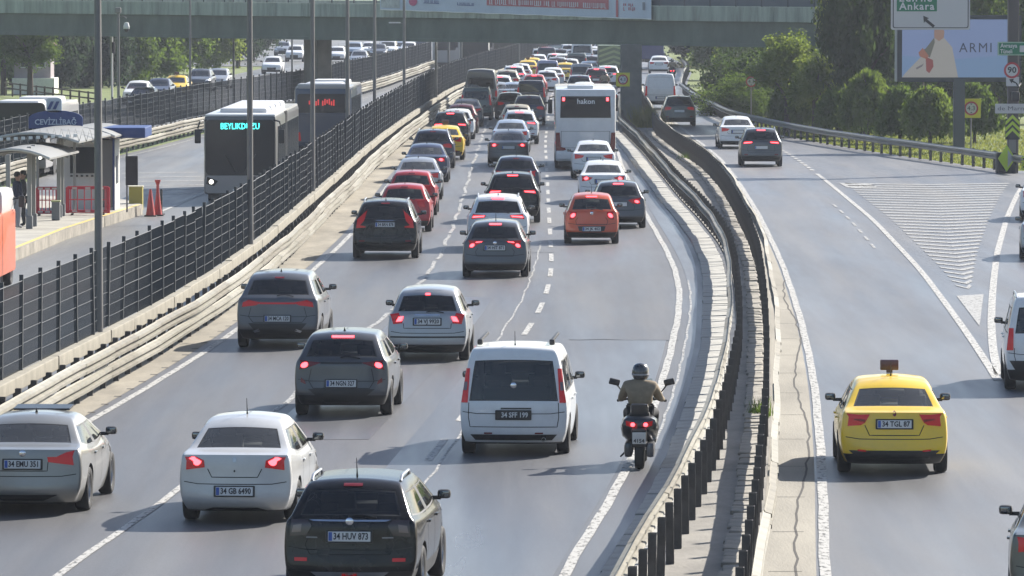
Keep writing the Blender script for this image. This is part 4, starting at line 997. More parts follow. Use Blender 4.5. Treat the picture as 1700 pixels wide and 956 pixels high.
# ------------------------------------------------------------------ buses
WTYRE, WRIM, _ = WHEEL
def round_rect(w, h, r, n=4):
    P = []
    for cx, cz, a0 in ((w / 2 - r, h / 2 - r, 0), (-w / 2 + r, h / 2 - r, 90), (-w / 2 + r, -h / 2 + r, 180), (w / 2 - r, -h / 2 + r, 270)):
        for i in range(n + 1): a = R(a0 + 90 * i / n); P.append((cx + r * math.cos(a), cz + r * math.sin(a)))
    return P
def bus_base(name, label, cat, W, H, L, paintm, lower=None, group=None, glassm=None, axles=(2.6,), band=(1.35, 2.55), pods=2, pitch=1.45, band_mat=None, zb=.32, roofm=None):
    """front at +y, origin under the middle of the rear face"""
    root = empty(name, (0, 0, 0), 0, label, cat, group)
    mb = MB(); mb.rbox((0, L / 2, (H + zb) / 2), (W, L, H - zb), .13); mb.build('body', paintm, root, 40)
    mb = MB(); mb.box((0, L / 2, zb * .85), (W - .25, L - .5, zb * .8)); mb.build('underframe', BLACK, root)
    gm = glassm or GLB
    if roofm: mb = MB(); mb.rbox((0, L / 2, H - .01), (W - .08, L - .12, .12), .05); mb.build('roof', roofm, root, 40)
    for s in (-1, 1):
        y = .5; 
        while y + pitch < L - .25:
            mb = MB(); mb.rbox((s * (W / 2 + .004), y + pitch / 2, (band[0] + band[1]) / 2), (.02, pitch - .05, band[1] - band[0]), .008); mb.build('side_window', gm, root); y += pitch
        if lower: mb = MB(); mb.rbox((s * (W / 2 + .003), L / 2, .62), (.015, L - .3, .5), .006); mb.build('side_skirt', lower, root)
    for i in range(pods):
        mb = MB(); yy = L * (.2 + .6 * i / max(1, pods - 1)) if pods > 1 else L * .5
        mb.rbox((0, yy, H + .09), (W * .66, 2.4, .26), .1); mb.build('roof_unit', mat('roof_unit_white', (.55, .56, .58), .5), root, 50)
    for ya in axles:
        for s in (-1, 1):
            mb = MB(); mb.lathe([(0, -.005), (.56, -.005), (.56, .006), (0, .006)], 24, Matrix.Translation((s * (W / 2 + .001), ya, .5)), 'x'); 
            w = inst('wheel', WTYRE, root, (s * (W / 2 - .13), ya, .48), (0, 0, 0 if s > 0 else math.pi), (1.3, 1.5, 1.5)); inst('rim', WRIM, w)
            mb.build('wheel_arch', BLACK, root)
    return root
GLB = mat('bus_glass', (.016, .02, .024), .10, spec=.3)
def face_piece(root, name, poly, m, y, th=.03, dirn=-1, parent=None):
    """flat piece on the rear (dirn -1) or front (+1) face, outline in x,z"""
    mb = MB(); mb.prism(poly, th * dirn, Matrix.Translation((0, y, 0))); return mb.build(name, m, parent or root)
def bus_mirrors(root, W, L, H, sides=(-1, 1)):
    for s in sides:
        mb = MB(); mb.tube([(s * (W / 2 - .1), L - .05, H - .15), (s * (W / 2 + .12), L + .28, H - .2), (s * (W / 2 + .2), L + .3, H - .45)], .03, 6); mb.rbox((s * (W / 2 + .2), L + .3, H - .72), (.22, .1, .5), .04); mb.build('wing_mirror', BLACK, root, 40)
def led_row(root, m, y, z, w, h, n, seed):
    rr_ = random.Random(seed); mb = MB()
    for i in range(n):
        if rr_.random() < .2: continue
        mb.box((-w / 2 + w * (i + .5) / n, y, z + rr_.uniform(-.2, .2) * h), (w / n * .6, .012, h * rr_.uniform(.5, 1)))
    tag(mb.build('destination_sign', m, root), kind='stuff')
def city_bus_front(root, W, L, H, led, ledm, bumper):
    face_piece(root, 'windscreen', [(x, z + 1.98) for x, z in round_rect(W - .12, 1.95, .16)], GLB, L, .03, 1)
    face_piece(root, 'front_panel', [(x, z + .68) for x, z in round_rect(W - .1, .62, .1)], bumper, L, .035, 1)
    for s in (-1, 1):
        face_piece(root, 'headlight', [(s * .78, .80), (s * 1.16, .95), (s * 1.2, .70), (s * .92, .62)], TRIM, L + .03, .02, 1)
        mb = MB(); mb.lathe([(0, .03), (.07, .02), (.075, 0)], 14, Matrix.Translation((s * 1.02, L + .045, .77)), 'y'); mb.build('lit_bulb', HEADLIT, root)
        mb = MB(); mb.tube([(s * .15, L + .06, 1.12), (s * .55, L + .07, 1.75)], .015, 5); mb.build('wiper', BLACK, root)
    if isinstance(led, int):
        if led: led_row(root, ledm, L + .05, 2.70, 1.5, .26, 14, led)
    else: text_obj('destination_sign', led, .30, ledm, root, Matrix.Translation((0, L + .05, 2.72)) @ Matrix.Rotation(math.pi, 4, 'Z'), .01, 1.35, 0)
    mb = MB(); mb.rbox((0, L + .035, .45), (.52, .02, .12), .005); mb.build('number_plate', PLATEW, root)
    bus_mirrors(root, W, L, H)
CYAN = mat('led_cyan', (.02, .3, .3), .4, emit=(.05, .95, .85), estr=2.2); REDLED = mat('led_red', (.25, .02, .02), .4, emit=(.8, .05, .05), estr=.35)
BUSW = mat('bus_white', (.62, .61, .58), .35, coat=.6); BUSG = mat('bus_grey', (.30, .30, .30), .4, coat=.5); BUSBLUE = mat('bus_blue', (.028, .06, .13), .35, coat=.7); BUSDARK = mat('bus_dark_grey', (.10, .10, .098), .4, coat=.5); BUSNAVY = mat('bus_navy', (.014, .026, .055), .35, coat=.6); BUSLOW = mat('bus_low_grey', (.24, .235, .23), .4, coat=.4)
W, H, L = 2.55, 3.1, 17.5
b = bus_base('articulated_bus', 'dark articulated city bus with a white roof and a cyan destination sign coming towards us', 'bus', W, H, L, BUSDARK, BUSLOW, 'buses in the bus lanes', roofm=BUSW, axles=(2.6, 8.0, 14.6), band=(.95, 2.7), pods=4)
city_bus_front(b, W, L, H, 'BEYLIKDUZU', CYAN, BUSLOW)
mb = MB()
for i in range(9): mb.rbox((0, 9.6 + i * .16, 1.75), (W + .03 - .06 * (i % 2), .1, 2.7), .02)
tag(mb.build('bellows', BLACK, b), kind='stuff')
p = G(399, 338); b.location = p + Vector((0, 0, 0)); b.rotation_euler = (0, 0, math.pi + LG.yaw(212)); b.location = p - Vector((math.sin(-(math.pi + LG.yaw(212))) * L, math.cos(math.pi + LG.yaw(212)) * L, 0))
b2 = bus_base('city_bus', 'dark blue city bus seen from behind with a red lettered rear sign', 'bus', W, 3.0, 12, BUSNAVY, None, 'buses in the bus lanes', roofm=BUSG, axles=(2.9, 9.2), band=(1.0, 2.55), pods=2)
face_piece(b2, 'rear_window', [(x, z + 2.3) for x, z in round_rect(2.3, .85, .12)], GLB, 0, .03, -1)
face_piece(b2, 'engine_cover', [(x, z + 1.15) for x, z in round_rect(2.2, 1.2, .08)], BUSNAVY, 0, .02, -1)
led_row(b2, REDLED, -.045, 2.35, 1.3, .3, 13, 9)
for s in (-1, 1):
    face_piece(b2, 'tail_light', [(s * .98, .6), (s * 1.2, .6), (s * 1.2, 1.0), (s * 1.02, 1.0)], RED, -.02, .03, -1)
mb = MB(); mb.rbox((0, .9, 3.06), (2.3, 1.8, .25), .1); mb.build('roof_fairing', BUSG, b2, 40)
b2.location = G(536, 256); b2.rotation_euler = (0, 0, LG.yaw(262))
b3 = bus_base('city_bus', 'distant grey city bus seen from behind between the two fences', 'bus', W, 3.2, 12, BUSG, None, 'buses in the bus lanes', axles=(2.9, 9.2), band=(1.2, 2.6), pods=1)
face_piece(b3, 'rear_window', [(x, z + 2.2) for x, z in round_rect(1.7, 1.5, .12)], GLB, 0, .03, -1)
for s in (-1, 1): face_piece(b3, 'tail_light', [(s * 1.0, 2.6), (s * 1.2, 2.6), (s * 1.2, 2.85), (s * 1.0, 2.85)], REDLIT, 0, .03, -1)
b3.location = G(741, 110); b3.rotation_euler = (0, 0, LG.yaw(480))
for px, py, lab, led in ((787, 118, 'distant white bus with a cyan sign beyond the fence', 3), (838, 106, 'farthest bus with a teal sign beyond the fence', 4)):
    b4 = bus_base('city_bus', lab, 'bus', W, 3.0, 12, BUSW if px < 800 else BUSG, None, 'buses in the bus lanes', axles=(2.9, 9.2), band=(1.2, 2.6), pods=2)
    city_bus_front(b4, W, 12, 3.0, led, CYAN, BUSLOW); yw = math.pi + LG.yaw(500); p = G(px, py)
    b4.rotation_euler = (0, 0, yw); b4.location = p + Vector((math.sin(yw) * 12, -math.cos(yw) * 12, 0))
for x, y, h, lab in ((-19.9, 229, 2.8, 'pale bus with a white roof parked behind the blue station sign'),):
    b5 = bus_base('city_bus', lab, 'bus', W, h, 12, BUSG, None, 'buses behind the station', roofm=BUSW, axles=(2.9, 9.2), band=(1.2, 2.4), pods=2)
    city_bus_front(b5, W, 12, h, 0, mat('led_off', (.05, .05, .05), .5), BUSLOW); yw = math.pi + LR.yaw(240)
    b5.rotation_euler = (0, 0, yw); b5.location = Vector((x, y, 0)) + Vector((math.sin(yw) * 12, -math.cos(yw) * 12, 0))
# coach
W, H, L = 2.5, 3.35, 12.3
CW = paint('coach_white', (.64, .65, .66), 0, .35)
k = bus_base('coach', 'tall white coach seen from behind in the right lane', 'coach', W, H, L, CW, None, 'cars in the right lane', axles=(2.6, 3.9, 9.4), band=(1.75, 2.95), pods=0, zb=.35)
face_piece(k, 'rear_window', [(-1.05, 2.16), (1.05, 2.16), (1.02, 3.05), (-1.02, 3.05)], GLB, -.0, .025, -1)
text_obj('lettering', 'hakon', .30, mat('letter_white', (.7, .72, .74), .5), k, Matrix.Translation((.02, -.03, 2.83)), .008, .72, .004)
for s in (-1, 1):
    face_piece(k, 'marker_lamp', [(s * .86, 2.86), (s * .96, 2.86), (s * .96, 3.0), (s * .86, 3.0)], REDLIT, -.026, .02, -1)
    face_piece(k, 'tail_light', [(s * 1.02, .95), (s * 1.2, .70), (s * 1.235, .98), (s * 1.235, 1.55), (s * 1.07, 1.55)], REDD, 0, .03, -1)
    if s < 0: face_piece(k, 'lamp_tail', [(s * 1.02, .95), (s * 1.2, .70), (s * .80, .84), (s * .86, .92)], REDD, -.002, .03, -1)
g = MB()
for z, w in ((1.60, 1.02), (.92, .95)): g.box((0, -.003, z), (w * 2, .008, .012))
for x in (-1.0, 1.0): g.box((x, -.003, 1.3), (.012, .008, .6))
tag(g.build('panel_gap', GAP, k), kind='stuff')
mb = MB(); mb.rbox((0, -.03, .62), (W - .08, .1, .36), .04); mb.build('rear_bumper', CW, k, 40)
mb = MB(); mb.rbox((0, -.09, .62), (.54, .016, .125), .005); mb.build('number_plate', PLATEW, k)
mb = MB(); mb.rbox((-.2, 1.3, H + .05), (1.1, 1.6, .2), .08); mb.build('roof_unit', CW, k, 40)
mb = MB(); mb.rbox((-1.43, .35 + L - .3, 2.35), (.2, .12, .62), .05); mb.tube([(-1.2, L - .2, 2.8), (-1.45, L + .05, 2.75), (-1.45, L + .05, 2.5)], .03, 6); mb.build('wing_mirror', BLACK, k, 40)
pc = G(972, 282); k.location = pc; k.rotation_euler = (0, 0, LINE3.yaw(240) * .6)
# orange service truck cut by the left edge
t = empty('service_truck', G(-66, 486), 0, 'orange service truck with a white cab cut by the left edge', 'truck')
ORM = mat('truck_orange', (.55, .11, .04), .45, coat=.3)
mb = MB(); mb.rbox((0, 2.2, 1.15), (1.9, 4.4, 1.6), .08); mb.build('body', ORM, t, 40)
mb = MB(); mb.rbox((0, 2.9, 2.2), (1.85, 2.6, .65), .16); mb.rbox((0, 4.36, 1.2), (1.86, .3, 1.5), .06); mb.build('cab', mat('cab_white', (.6, .6, .58), .4, coat=.4), t, 40)  # lower front box is unseen, added to keep orange out of windscreen reflections
for z in (.9, 1.35): mb = MB(); mb.rbox((.62, -.02, z), (.34, .05, .32), .02); mb.build('vent', mat('vent_grey', (.28, .26, .25), .6), t)
mb = MB(); mb.rbox((0, -.03, .45), (1.9, .1, .2), .03); mb.build('rear_bumper', BLACK, t)
for ya in (.9, 3.5):
    for s in (-1, 1): w = inst('wheel', WTYRE, t, (s * .82, ya, .38), (0, 0, 0 if s > 0 else math.pi), (1.1, 1.19, 1.19)); inst('rim', WRIM, w)
t.rotation_euler = (0, 0, LG.yaw(150))
for s in (-1, 1): mb = MB(); mb.tube([(s * .9, 3.9, 2.2), (s * 1.1, 4.0, 2.25)], .02, 5); mb.rbox((s * 1.15, 4.0, 2.15), (.16, .08, .3), .03); mb.build('wing_mirror', BLACK, t)
# ------------------------------------------------------------------ bus station on the left
PLC = mat('platform_paving', (.30, .285, .25), .85, vary=.2, vscale=.8, bump=.3, bscale=12)
KERBC = mat('platform_kerb', (.22, .20, .165), .9, vary=.35, vscale=1.5, bump=.5, bscale=9)
E_ = [G(x, y) for x, y in ((8, 444), (20, 436), (110, 398), (170, 378), (237, 356))]
E_ = [Vector((e.x, e.y, 0)) for e in E_]
back = [Vector((E_[-1].x - .9, E_[-1].y + 4.5, 0)), Vector((-21.5, 206, 0)), Vector((-21.5, E_[0].y, 0))]
poly = E_ + back; ZP = .33
mb = MB(); n = len(poly); mb.add([(p.x, p.y, 0) for p in poly] + [(p.x, p.y, ZP) for p in poly], [tuple(range(n, 2 * n))] + [(i, (i + 1) % n, n + (i + 1) % n, n + i) for i in range(n)])
pf = tag(mb.build('platform', [KERBC]), kind='structure')
mb = MB(); ins = [p + Vector((-.12, 0, 0)) for p in E_]; mb.add([(p.x, p.y, ZP + .005) for p in E_[:] + back], [tuple(range(n))]); mb.build('paving', PLC, pf, fix=False)
mb = MB()
for a, b in zip(E_[:-1], E_[1:]): mb.add([(a.x - .05, a.y, ZP + .01), (b.x - .05, b.y, ZP + .01), (b.x - .2, b.y, ZP + .01), (a.x - .2, a.y, ZP + .01)], [(0, 1, 2, 3)])
mb.build('yellow_line', mat('yellow_paint', (.55, .42, .14), .6, vary=.15), pf, fix=False)
def P(px, py): v = G(px, py, ZP); return v
WHT = mat('booth_white', (.55, .55, .53), .5); BLU = mat('station_blue', (.018, .045, .17), .45); DGREY = mat('station_grey', (.17, .175, .18), .6, .2); STEELP = mat('station_steel', (.26, .255, .24), .5, .4)
# ticket booth
o = P(190, 349); bk = empty('ticket_booth', (o.x, o.y, ZP), 0, 'small white and blue ticket booth at the end of the platform', 'booth')
mb = MB(); mb.box((-.85, 1.3, 1.15), (1.7, 2.5, 2.3)); mb.build('wall', WHT, bk)
mb = MB(); mb.rbox((-.1, 1.2, 2.55), (2.3, 3.4, .34), .03); mb.build('roof', BLU, bk)
mb = MB(); mb.rbox((-1.5, 1.2, 2.42), (1.0, 3.6, .05), .01, Matrix.Rotation(-.08, 4, 'Y')); mb.build('awning', WHT, bk)
mb = MB(); mb.rbox((-1.05, .04, 1.62), (.95, .06, 1.0), .01); f = mb.build('window_frame', WHT, bk); mb = MB(); mb.box((-1.05, .0, 1.64), (.8, .03, .86)); mb.build('window', GLB, f)
mb = MB(); mb.box((-.3, .03, 1.2), (.48, .05, 2.2)); mb.build('dark_panel', DGREY, bk); mb = MB(); mb.box((.012, 1.2, 1.3), (.02, .9, .9)); mb.build('window', GLB, bk)
mb = MB(); mb.box((-.02, -.02, 1.2), (.07, .06, 2.4)); mb.build('corner_post', BLU, bk)
for i in range(5): mb = MB(); mb.box((-1.4 + i * .17, -.02, 1.13), (.08, .04, .06)); mb.build('ticket_slot', BLACK, bk)
# canopy
cn = P(30, 385); can = empty('platform_canopy', (cn.x, cn.y, ZP), 0, 'row of curved white station roofs on grey columns', 'canopy')
def canopy(px, py, w, ln, z, rz, lights=0):
    q = P(px, py) - can.location; M = Matrix.Translation((q.x, q.y, 0)) @ Matrix.Rotation(rz, 4, 'Z'); mb = MB(); vs = []; n = 9
    for i in range(n):
        a = -1 + 2 * i / (n - 1); zz = z + .28 * (1 - a * a)
        for yy in (0, ln): vs += [M @ Vector((a * w / 2, yy, zz)), M @ Vector((a * w / 2, yy, zz + .05))]
    fs = []
    for i in range(n - 1):
        A = i * 4; B = A + 4; fs += [(A, B, B + 2, A + 2), (A + 1, A + 3, B + 3, B + 1), (A, A + 1, B + 1, B), (A + 2, B + 2, B + 3, A + 3)]
    mb.add(vs, fs + [(0, 2, 3, 1), (n * 4 - 4, n * 4 - 3, n * 4 - 1, n * 4 - 2)]); mb.build('roof_shell', mat('canopy_white', (.20, .20, .19), .55), can, 40)
    for k2 in range(4):
        mb = MB(); yy = ln * (k2 + .5) / 4; mb.tube([M @ Vector((a * w / 2, yy, z + .28 * (1 - a * a) - .06)) for a in np.linspace(-1, 1, 7)], .035, 5); mb.build('roof_rib', STEELP, can)
    mb = MB(); mb.tube([M @ Vector((a * w / 2, -.02, z + .28 * (1 - a * a) + .03)) for a in np.linspace(-1, 1, 9)], .045, 6); mb.build('roof_edge', mat('edge_white', (.45, .45, .42), .5), can)
    for k2 in range(lights):
        mb = MB(); mb.rbox(M @ Vector((-w / 2 + w * (k2 + .5) / lights, -.06, z + .10 + .012 * k2)), (.12, .05, .1), .015); mb.build('sign_bulb', mat('bulb_white', (.75, .75, .72), .5), can)
canopy(20, 384, 2.3, 7, 2.15, -.05); canopy(52, 372, 3.0, 9, 2.5, -.05, 13); canopy(130, 354, 2.4, 6, 2.45, -.05)
mb = MB(); q = P(60, 372) - can.location
for i in range(14):
    mb.tube([(q.x - 1.3 + i * .22, q.y, 2.55), (q.x - 1.3 + i * .22 + .11, q.y, 2.95), (q.x - 1.3 + (i + 1) * .22, q.y, 2.55)], .014, 4)
tag(mb.build('truss', STEELP, can), kind='stuff')
for px, py in ((49, 380), (56, 376), (98, 361), (103, 359), (14, 400)):
    q = P(px, py) - can.location; mb = MB(); mb.rbox((q.x, q.y, 1.25), (.13, .13, 2.5), .02); mb.build('column', STEELP, can); mb = MB(); mb.rbox((q.x, q.y, .2), (.2, .2, .4), .02); mb.build('column_base', DGREY, can)
# station sign
q = P(93, 352); sg = empty('station_sign', (q.x, q.y, ZP), 0, 'blue arched station name sign with a white emblem above the canopy', 'sign')
poly = [(-.88, 2.72), (.88, 2.72), (.88, 3.05)] + [(.88 * math.cos(a), 3.05 + .26 * math.sin(a)) for a in np.linspace(.15, math.pi - .15, 9)] + [(-.88, 3.05)]
mb = MB(); mb.prism(poly, .1); mb.build('sign_board', BLU, sg)
text_obj('lettering', 'CEVİZLİBAĞ', .25, mat('sign_letter', (.45, .52, .62), .5), sg, Matrix.Translation((0, -.02, 2.92)), .01, 1.38, .005)
mb = MB(); mb.prism([(x - .05, z + 3.48) for x, z in round_rect(.5, .46, .1)], .1); em = mb.build('emblem', mat('emblem_pale', (.42, .48, .55), .5), sg)
for d in (-.09, .09): mb = MB(); mb.prism([(-.19 + d, 3.34), (-.08 + d, 3.34), (.04 + d, 3.6), (-.06 + d, 3.6)], .03, Matrix.Translation((0, -.035, 0))); mb.build('emblem_mark', BLU, em)
for s in (-.6, .6): mb = MB(); mb.tube([(s, .1, 0), (s, .1, 2.75)], .05, 6); mb.build('post', STEELP, sg)
# red plastic barriers
REDP = mat('barrier_red', (.50, .03, .05), .5)
def barrier(px, py, w, lab):
    q = P(px, py); r = empty('crowd_barrier', (q.x, q.y, ZP), 0, lab, 'barrier', 'red plastic barriers on the platform')
    mb = MB(); mb.prism([(x, z + .48) for x, z in round_rect(w, .84, .12)], .06); 
    f = MB()
    for s in (-1, 1): f.rbox((s * (w / 2 - .06), 0, .48), (.12, .06, .84), .025)
    for z in (.88, .5, .12): f.rbox((0, 0, z), (w - .1, .055, .10 if z != .5 else .035), .015)
    tag(f.build('frame', REDP, r), kind='stuff')
    for i in range(6): b_ = MB(); b_.box((-w / 2 + w * (i + .7) / 6.4, 0, .5), (.03, .04, .7)); b_.build('bar', REDP, r)
    for z in (.87, .13):
        for i in range(3): b_ = MB(); b_.box((-w * .3 + w * .3 * i, -.035, z), (.16, .012, .06)); b_.build('reflector', mat('reflector_white', (.6, .5, .48), .4), r)
    for s in (-.35, .35): b_ = MB(); b_.box((s * w, 0, .03), (.07, .4, .06)); b_.build('foot', BLACK, r)
barrier(79, 358, .75, 'left red plastic barrier, beside the bin on the platform'); barrier(146, 357, 1.42, 'wide red plastic barrier in front of the ticket booth')
# bin, yellow box, screen, cones
q = P(93, 366); bn = empty('litter_bin', (q.x, q.y, ZP), 0, 'dark litter bin on the platform between the red barriers', 'bin'); mb = MB(); mb.rbox((0, 0, .3), (.26, .26, .58), .03); mb.build('body', DGREY, bn); mb = MB(); mb.rbox((0, 0, .61), (.3, .3, .05), .015); mb.build('rim', mat('bin_rim', (.35, .38, .2), .5), bn)
q = G(226, 349, .1); yb_ = empty('yellow_cabinet', (q.x, q.y, 0), 0, 'dull yellow cabinet standing at the end of the platform', 'cabinet'); mb = MB(); mb.rbox((0, 0, .5), (.46, .45, .8), .02); mb.build('body', mat('dull_yellow', (.30, .26, .045), .6), yb_); mb = MB(); mb.rbox((0, 0, .91), (.5, .48, .03), .01); mb.build('lid', mat('lid_pale', (.5, .46, .3), .6), yb_)
q = G(219, 352, ZP); sc_ = empty('information_screen', (q.x, q.y, ZP), 0, 'dark flat information screen on a pole beside the ticket booth', 'screen'); mb = MB(); mb.rbox((.0, 0, 1.35), (.4, .12, .95), .02); mb.build('screen', BLACK, sc_); mb = MB(); mb.tube([(-.16, 0, 0), (-.16, 0, 2.1)], .03, 6); mb.build('post', DGREY, sc_)
CONE = mat('cone_red', (.36, .035, .03), .55)
for px, py, lab, flare in ((250, 359, 'left red traffic cone at the end of the platform', 0), (262, 358, 'right red cone with a flared top at the end of the platform', 1)):
    q = G(px, py); r = empty('traffic_cone', (q.x, q.y, 0), 0, lab, 'cone', 'traffic cones'); mb = MB(); mb.lathe([(.16, .03), (.035, .9), (0, .9)] if not flare else [(.15, .03), (.05, .8), (.045, 1.02), (.11, 1.2), (.02, 1.2)], 14); mb.build('cone', CONE, r, 50); mb = MB(); mb.rbox((0, 0, .02), (.4, .4, .04), .015); mb.build('base', RUBBER, r)
q = G(268, 356); r = empty('marker_post', (q.x, q.y, 0), 0, 'short black marker post beside the red cones', 'post'); mb = MB(); mb.tube([(0, 0, 0), (0, 0, .85)], .04, 8); mb.build('shaft', BLACK, r); mb = MB(); mb.lathe([(0, 0), (.12, 0), (.12, .03), (0, .03)], 12); mb.build('base', RUBBER, r)

# ------------------------------------------------------------------ signs on the right
SGW = mat('sign_white', (.52, .51, .49), .5); SGG = mat('sign_green', (.008, .17, .075), .5); SGK = mat('sign_black', (.015, .015, .016), .5); SGY = mat('sign_yellow', (.62, .55, .02), .5); SGR = mat('sign_red', (.42, .03, .04), .5); FLUO = mat('sign_lime', (.42, .55, .03), .5); GREYB = mat('sign_back', (.20, .19, .18), .6, .4); GANT = mat('gantry_brown', (.085, .075, .07), .6, .3)
def disc(r, name, m, parent, loc, th=.015, n=24):
    mb = MB(); mb.lathe([(0, -th), (r, -th), (r, 0), (0, 0)], n, Matrix.Translation(loc), 'y'); return mb.build(name, m, parent)
gp = G(1681, 287); gan = empty('sign_gantry', (gp.x, gp.y, 0), 0, 'brown gantry column at the right edge carrying road signs', 'gantry')
mb = MB(); mb.rbox((0, 0, 4.2), (.44, .4, 8.4), .03); mb.build('column', GANT, gan)
mb = MB(); mb.rbox((-2.6, 0, 7.45), (6.2, .3, .34), .03); mb.build('beam', GANT, gan)
mb = MB(); mb.rbox((-2.6, 0, 8.3), (6.2, .2, .2), .02); mb.build('beam', GANT, gan)
SC = 9500 / gp.y
def gx(px): return (px - 850) / SC - gp.x
def gz(py): return CAMH - (py + 35) / SC
def board(root, name, x0, x1, y0, y1, m, y, th=.03, r=.06, parent=None):
    cx, cz = (gx(x0) + gx(x1)) / 2, (gz(y0) + gz(y1)) / 2; mb = MB(); mb.prism([(x + cx, z + cz) for x, z in round_rect(abs(gx(x1) - gx(x0)), abs(gz(y0) - gz(y1)), r)], th, Matrix.Translation((0, y, 0))); return mb.build(name, m, parent or root)
dsn = empty('direction_sign', (gp.x, gp.y, 0), 0, 'large white overhead sign with a green Ankara panel and black arrow', 'sign')
board(dsn, 'panel', 1477.5, 1608.5, -90, 49, SGW, -.34, .05, .09); board(dsn, 'border', 1480.5, 1606, -88, 46.2, SGK, -.35, .008, .08); board(dsn, 'face', 1482, 1604.5, -86, 45, SGW, -.358, .006, .07)
board(dsn, 'green_panel', 1487, 1553.5, -30, 18.5, SGG, -.368, .008, .02)
text_obj('lettering', 'Ankara', .42, mat('sign_letter_white', (.62, .62, .6), .5), dsn, Matrix.Translation(((gx(1491) + gx(1549.5)) / 2, -.378, gz(10.5))), .008, (1549.5 - 1491) / SC, .008, 1.15)
text_obj('lettering', 'Edirne', .42, MATS['sign_letter_white'], dsn, Matrix.Translation(((gx(1491) + gx(1545)) / 2, -.378, gz(-3))), .008, (1545 - 1491) / SC, .008, 1.15)
ar = [(-.02, .30), (.17, .22), (.10, .19), (.36, -.02), (.30, -.09), (.04, .12), (.0, .06)]
cx, cz = gx(1532), gz(41); mb = MB(); mb.prism([(x * 1.25 + cx, z * 1.25 + cz) for x, z in ar], .008, Matrix.Translation((0, -.368, 0))); mb.build('arrow', SGK, dsn)
for xx in (1505, 1585): mb = MB(); mb.box((gx(xx), -.2, 7.2), (.08, .2, 2.2)); mb.build('bracket', GREYB, dsn)
tn = empty('tunnel_sign', (gp.x, gp.y, 0), 0, 'small green tunnel direction sign on the gantry column', 'sign')
board(tn, 'panel', 1654.5, 1722, 69, 91.5, mat('sign_pale_green', (.28, .42, .30), .5), -.30, .03, .03); board(tn, 'face', 1657, 1719, 71, 89.5, SGG, -.31, .008, .02)
text_obj('lettering', 'Avrasya', .24, MATS['sign_letter_white'], tn, Matrix.Translation((gx(1673), -.32, gz(75.5))), .006, 28 / SC, .004); text_obj('lettering', 'Tüneli', .24, MATS['sign_letter_white'], tn, Matrix.Translation((gx(1669), -.32, gz(85))), .006, 20 / SC, .004)
board(tn, 'symbol', 1691, 1702, 75, 86, SGW, -.318, .006, .02)
sp_ = empty('speed_sign', (gp.x, gp.y, 0), 0, 'round red rimmed 90 speed limit sign on the gantry column', 'sign')
L_ = (gx(1678.5), -.27, gz(116)); disc(.33, 'rim', SGR, sp_, L_); disc(.245, 'face', SGW, sp_, (L_[0], -.278, L_[2])); text_obj('lettering', '90', .34, SGK, sp_, Matrix.Translation((L_[0], -.30, L_[2])), .006, .36, .008)
asn = empty('arrow_plate', (gp.x, gp.y, 0), 0, 'small white plate with a bent black arrow under the speed sign', 'sign'); board(asn, 'plate', 1669, 1690.5, 127, 142.5, SGW, -.26, .02, .02)
mb = MB(); mb.prism([(gx(1674), gz(131)), (gx(1682), gz(130)), (gx(1680.5), gz(133)), (gx(1687), gz(137)), (gx(1690), gz(142)), (gx(1687), gz(142)), (gx(1685), gz(138)), (gx(1679), gz(135.5)), (gx(1678), gz(138))], .008, Matrix.Translation((0, -.27, 0))); mb.build('arrow', SGK, asn)
cm_ = empty('traffic_camera', (gp.x, gp.y, 0), 0, 'black camera housing on the gantry column below the arrow plate', 'camera'); mb = MB(); mb.rbox((gx(1684), -.35, gz(159)), (.32, .5, .4), .08); mb.build('housing', BLACK, cm_, 40); mb = MB(); mb.tube([(gx(1684), -.1, gz(150)), (gx(1690), -.2, gz(143)), (gx(1694), 0, gz(138))], .04, 6); mb.build('arm', BLACK, cm_)
ms = empty('name_plate', (gp.x, gp.y, 0), 0, 'long white name plate with grey lettering on the gantry column', 'sign'); board(ms, 'plate', 1651, 1724, 171.5, 187.5, SGW, -.25, .02, .02); text_obj('lettering', 'de Marmara', .24, mat('letter_grey', (.14, .14, .15), .6), ms, Matrix.Translation((gx(1687), -.26, gz(179.5))), .006, 64 / SC, 0)
cv = empty('chevron_board', (gp.x, gp.y, 0), 0, 'black board with lime chevrons pointing up on the gantry column', 'sign'); board(cv, 'board', 1668, 1692, 197, 231, SGK, -.24, .03, .02)
for i in range(3):
    z0 = gz(228 - 10.5 * i); xl, xm, xr = gx(1668.5), gx(1680), gx(1691.5); mb = MB(); mb.prism([(xl, z0), (xm, z0 + .28), (xr, z0), (xr, z0 + .15), (xm, z0 + .43), (xl, z0 + .15)], .008, Matrix.Translation((0, -.25, 0))); mb.build('chevron', FLUO, cv)
mb = MB(); mb.box((gx(1680), -.18, gz(240)), (.3, .06, 1.0)); mb.build('backing_post', GREYB, cv)
dm = empty('diamond_marker', (gp.x - .3, gp.y - .6, 0), 0, 'lime diamond marker on a black crash block at the guardrail end', 'sign')
mb = MB(); mb.rbox((0, .35, .42), (.8, .6, .86), .04); mb.build('block', BLACK, dm); cx = gx(1669.5) + .3; zc = gz(262)
mb = MB(); mb.prism([(cx - .36, zc), (cx, zc - .54), (cx + .36, zc), (cx, zc + .56)], .03); mb.build('diamond', FLUO, dm); mb = MB(); mb.prism([(cx + .04, zc - .36), (cx + .29, zc), (cx + .04, zc + .36)], .008, Matrix.Translation((0, -.012, 0))); mb.build('grey_half', mat('sign_grey', (.35, .36, .35), .5), dm)
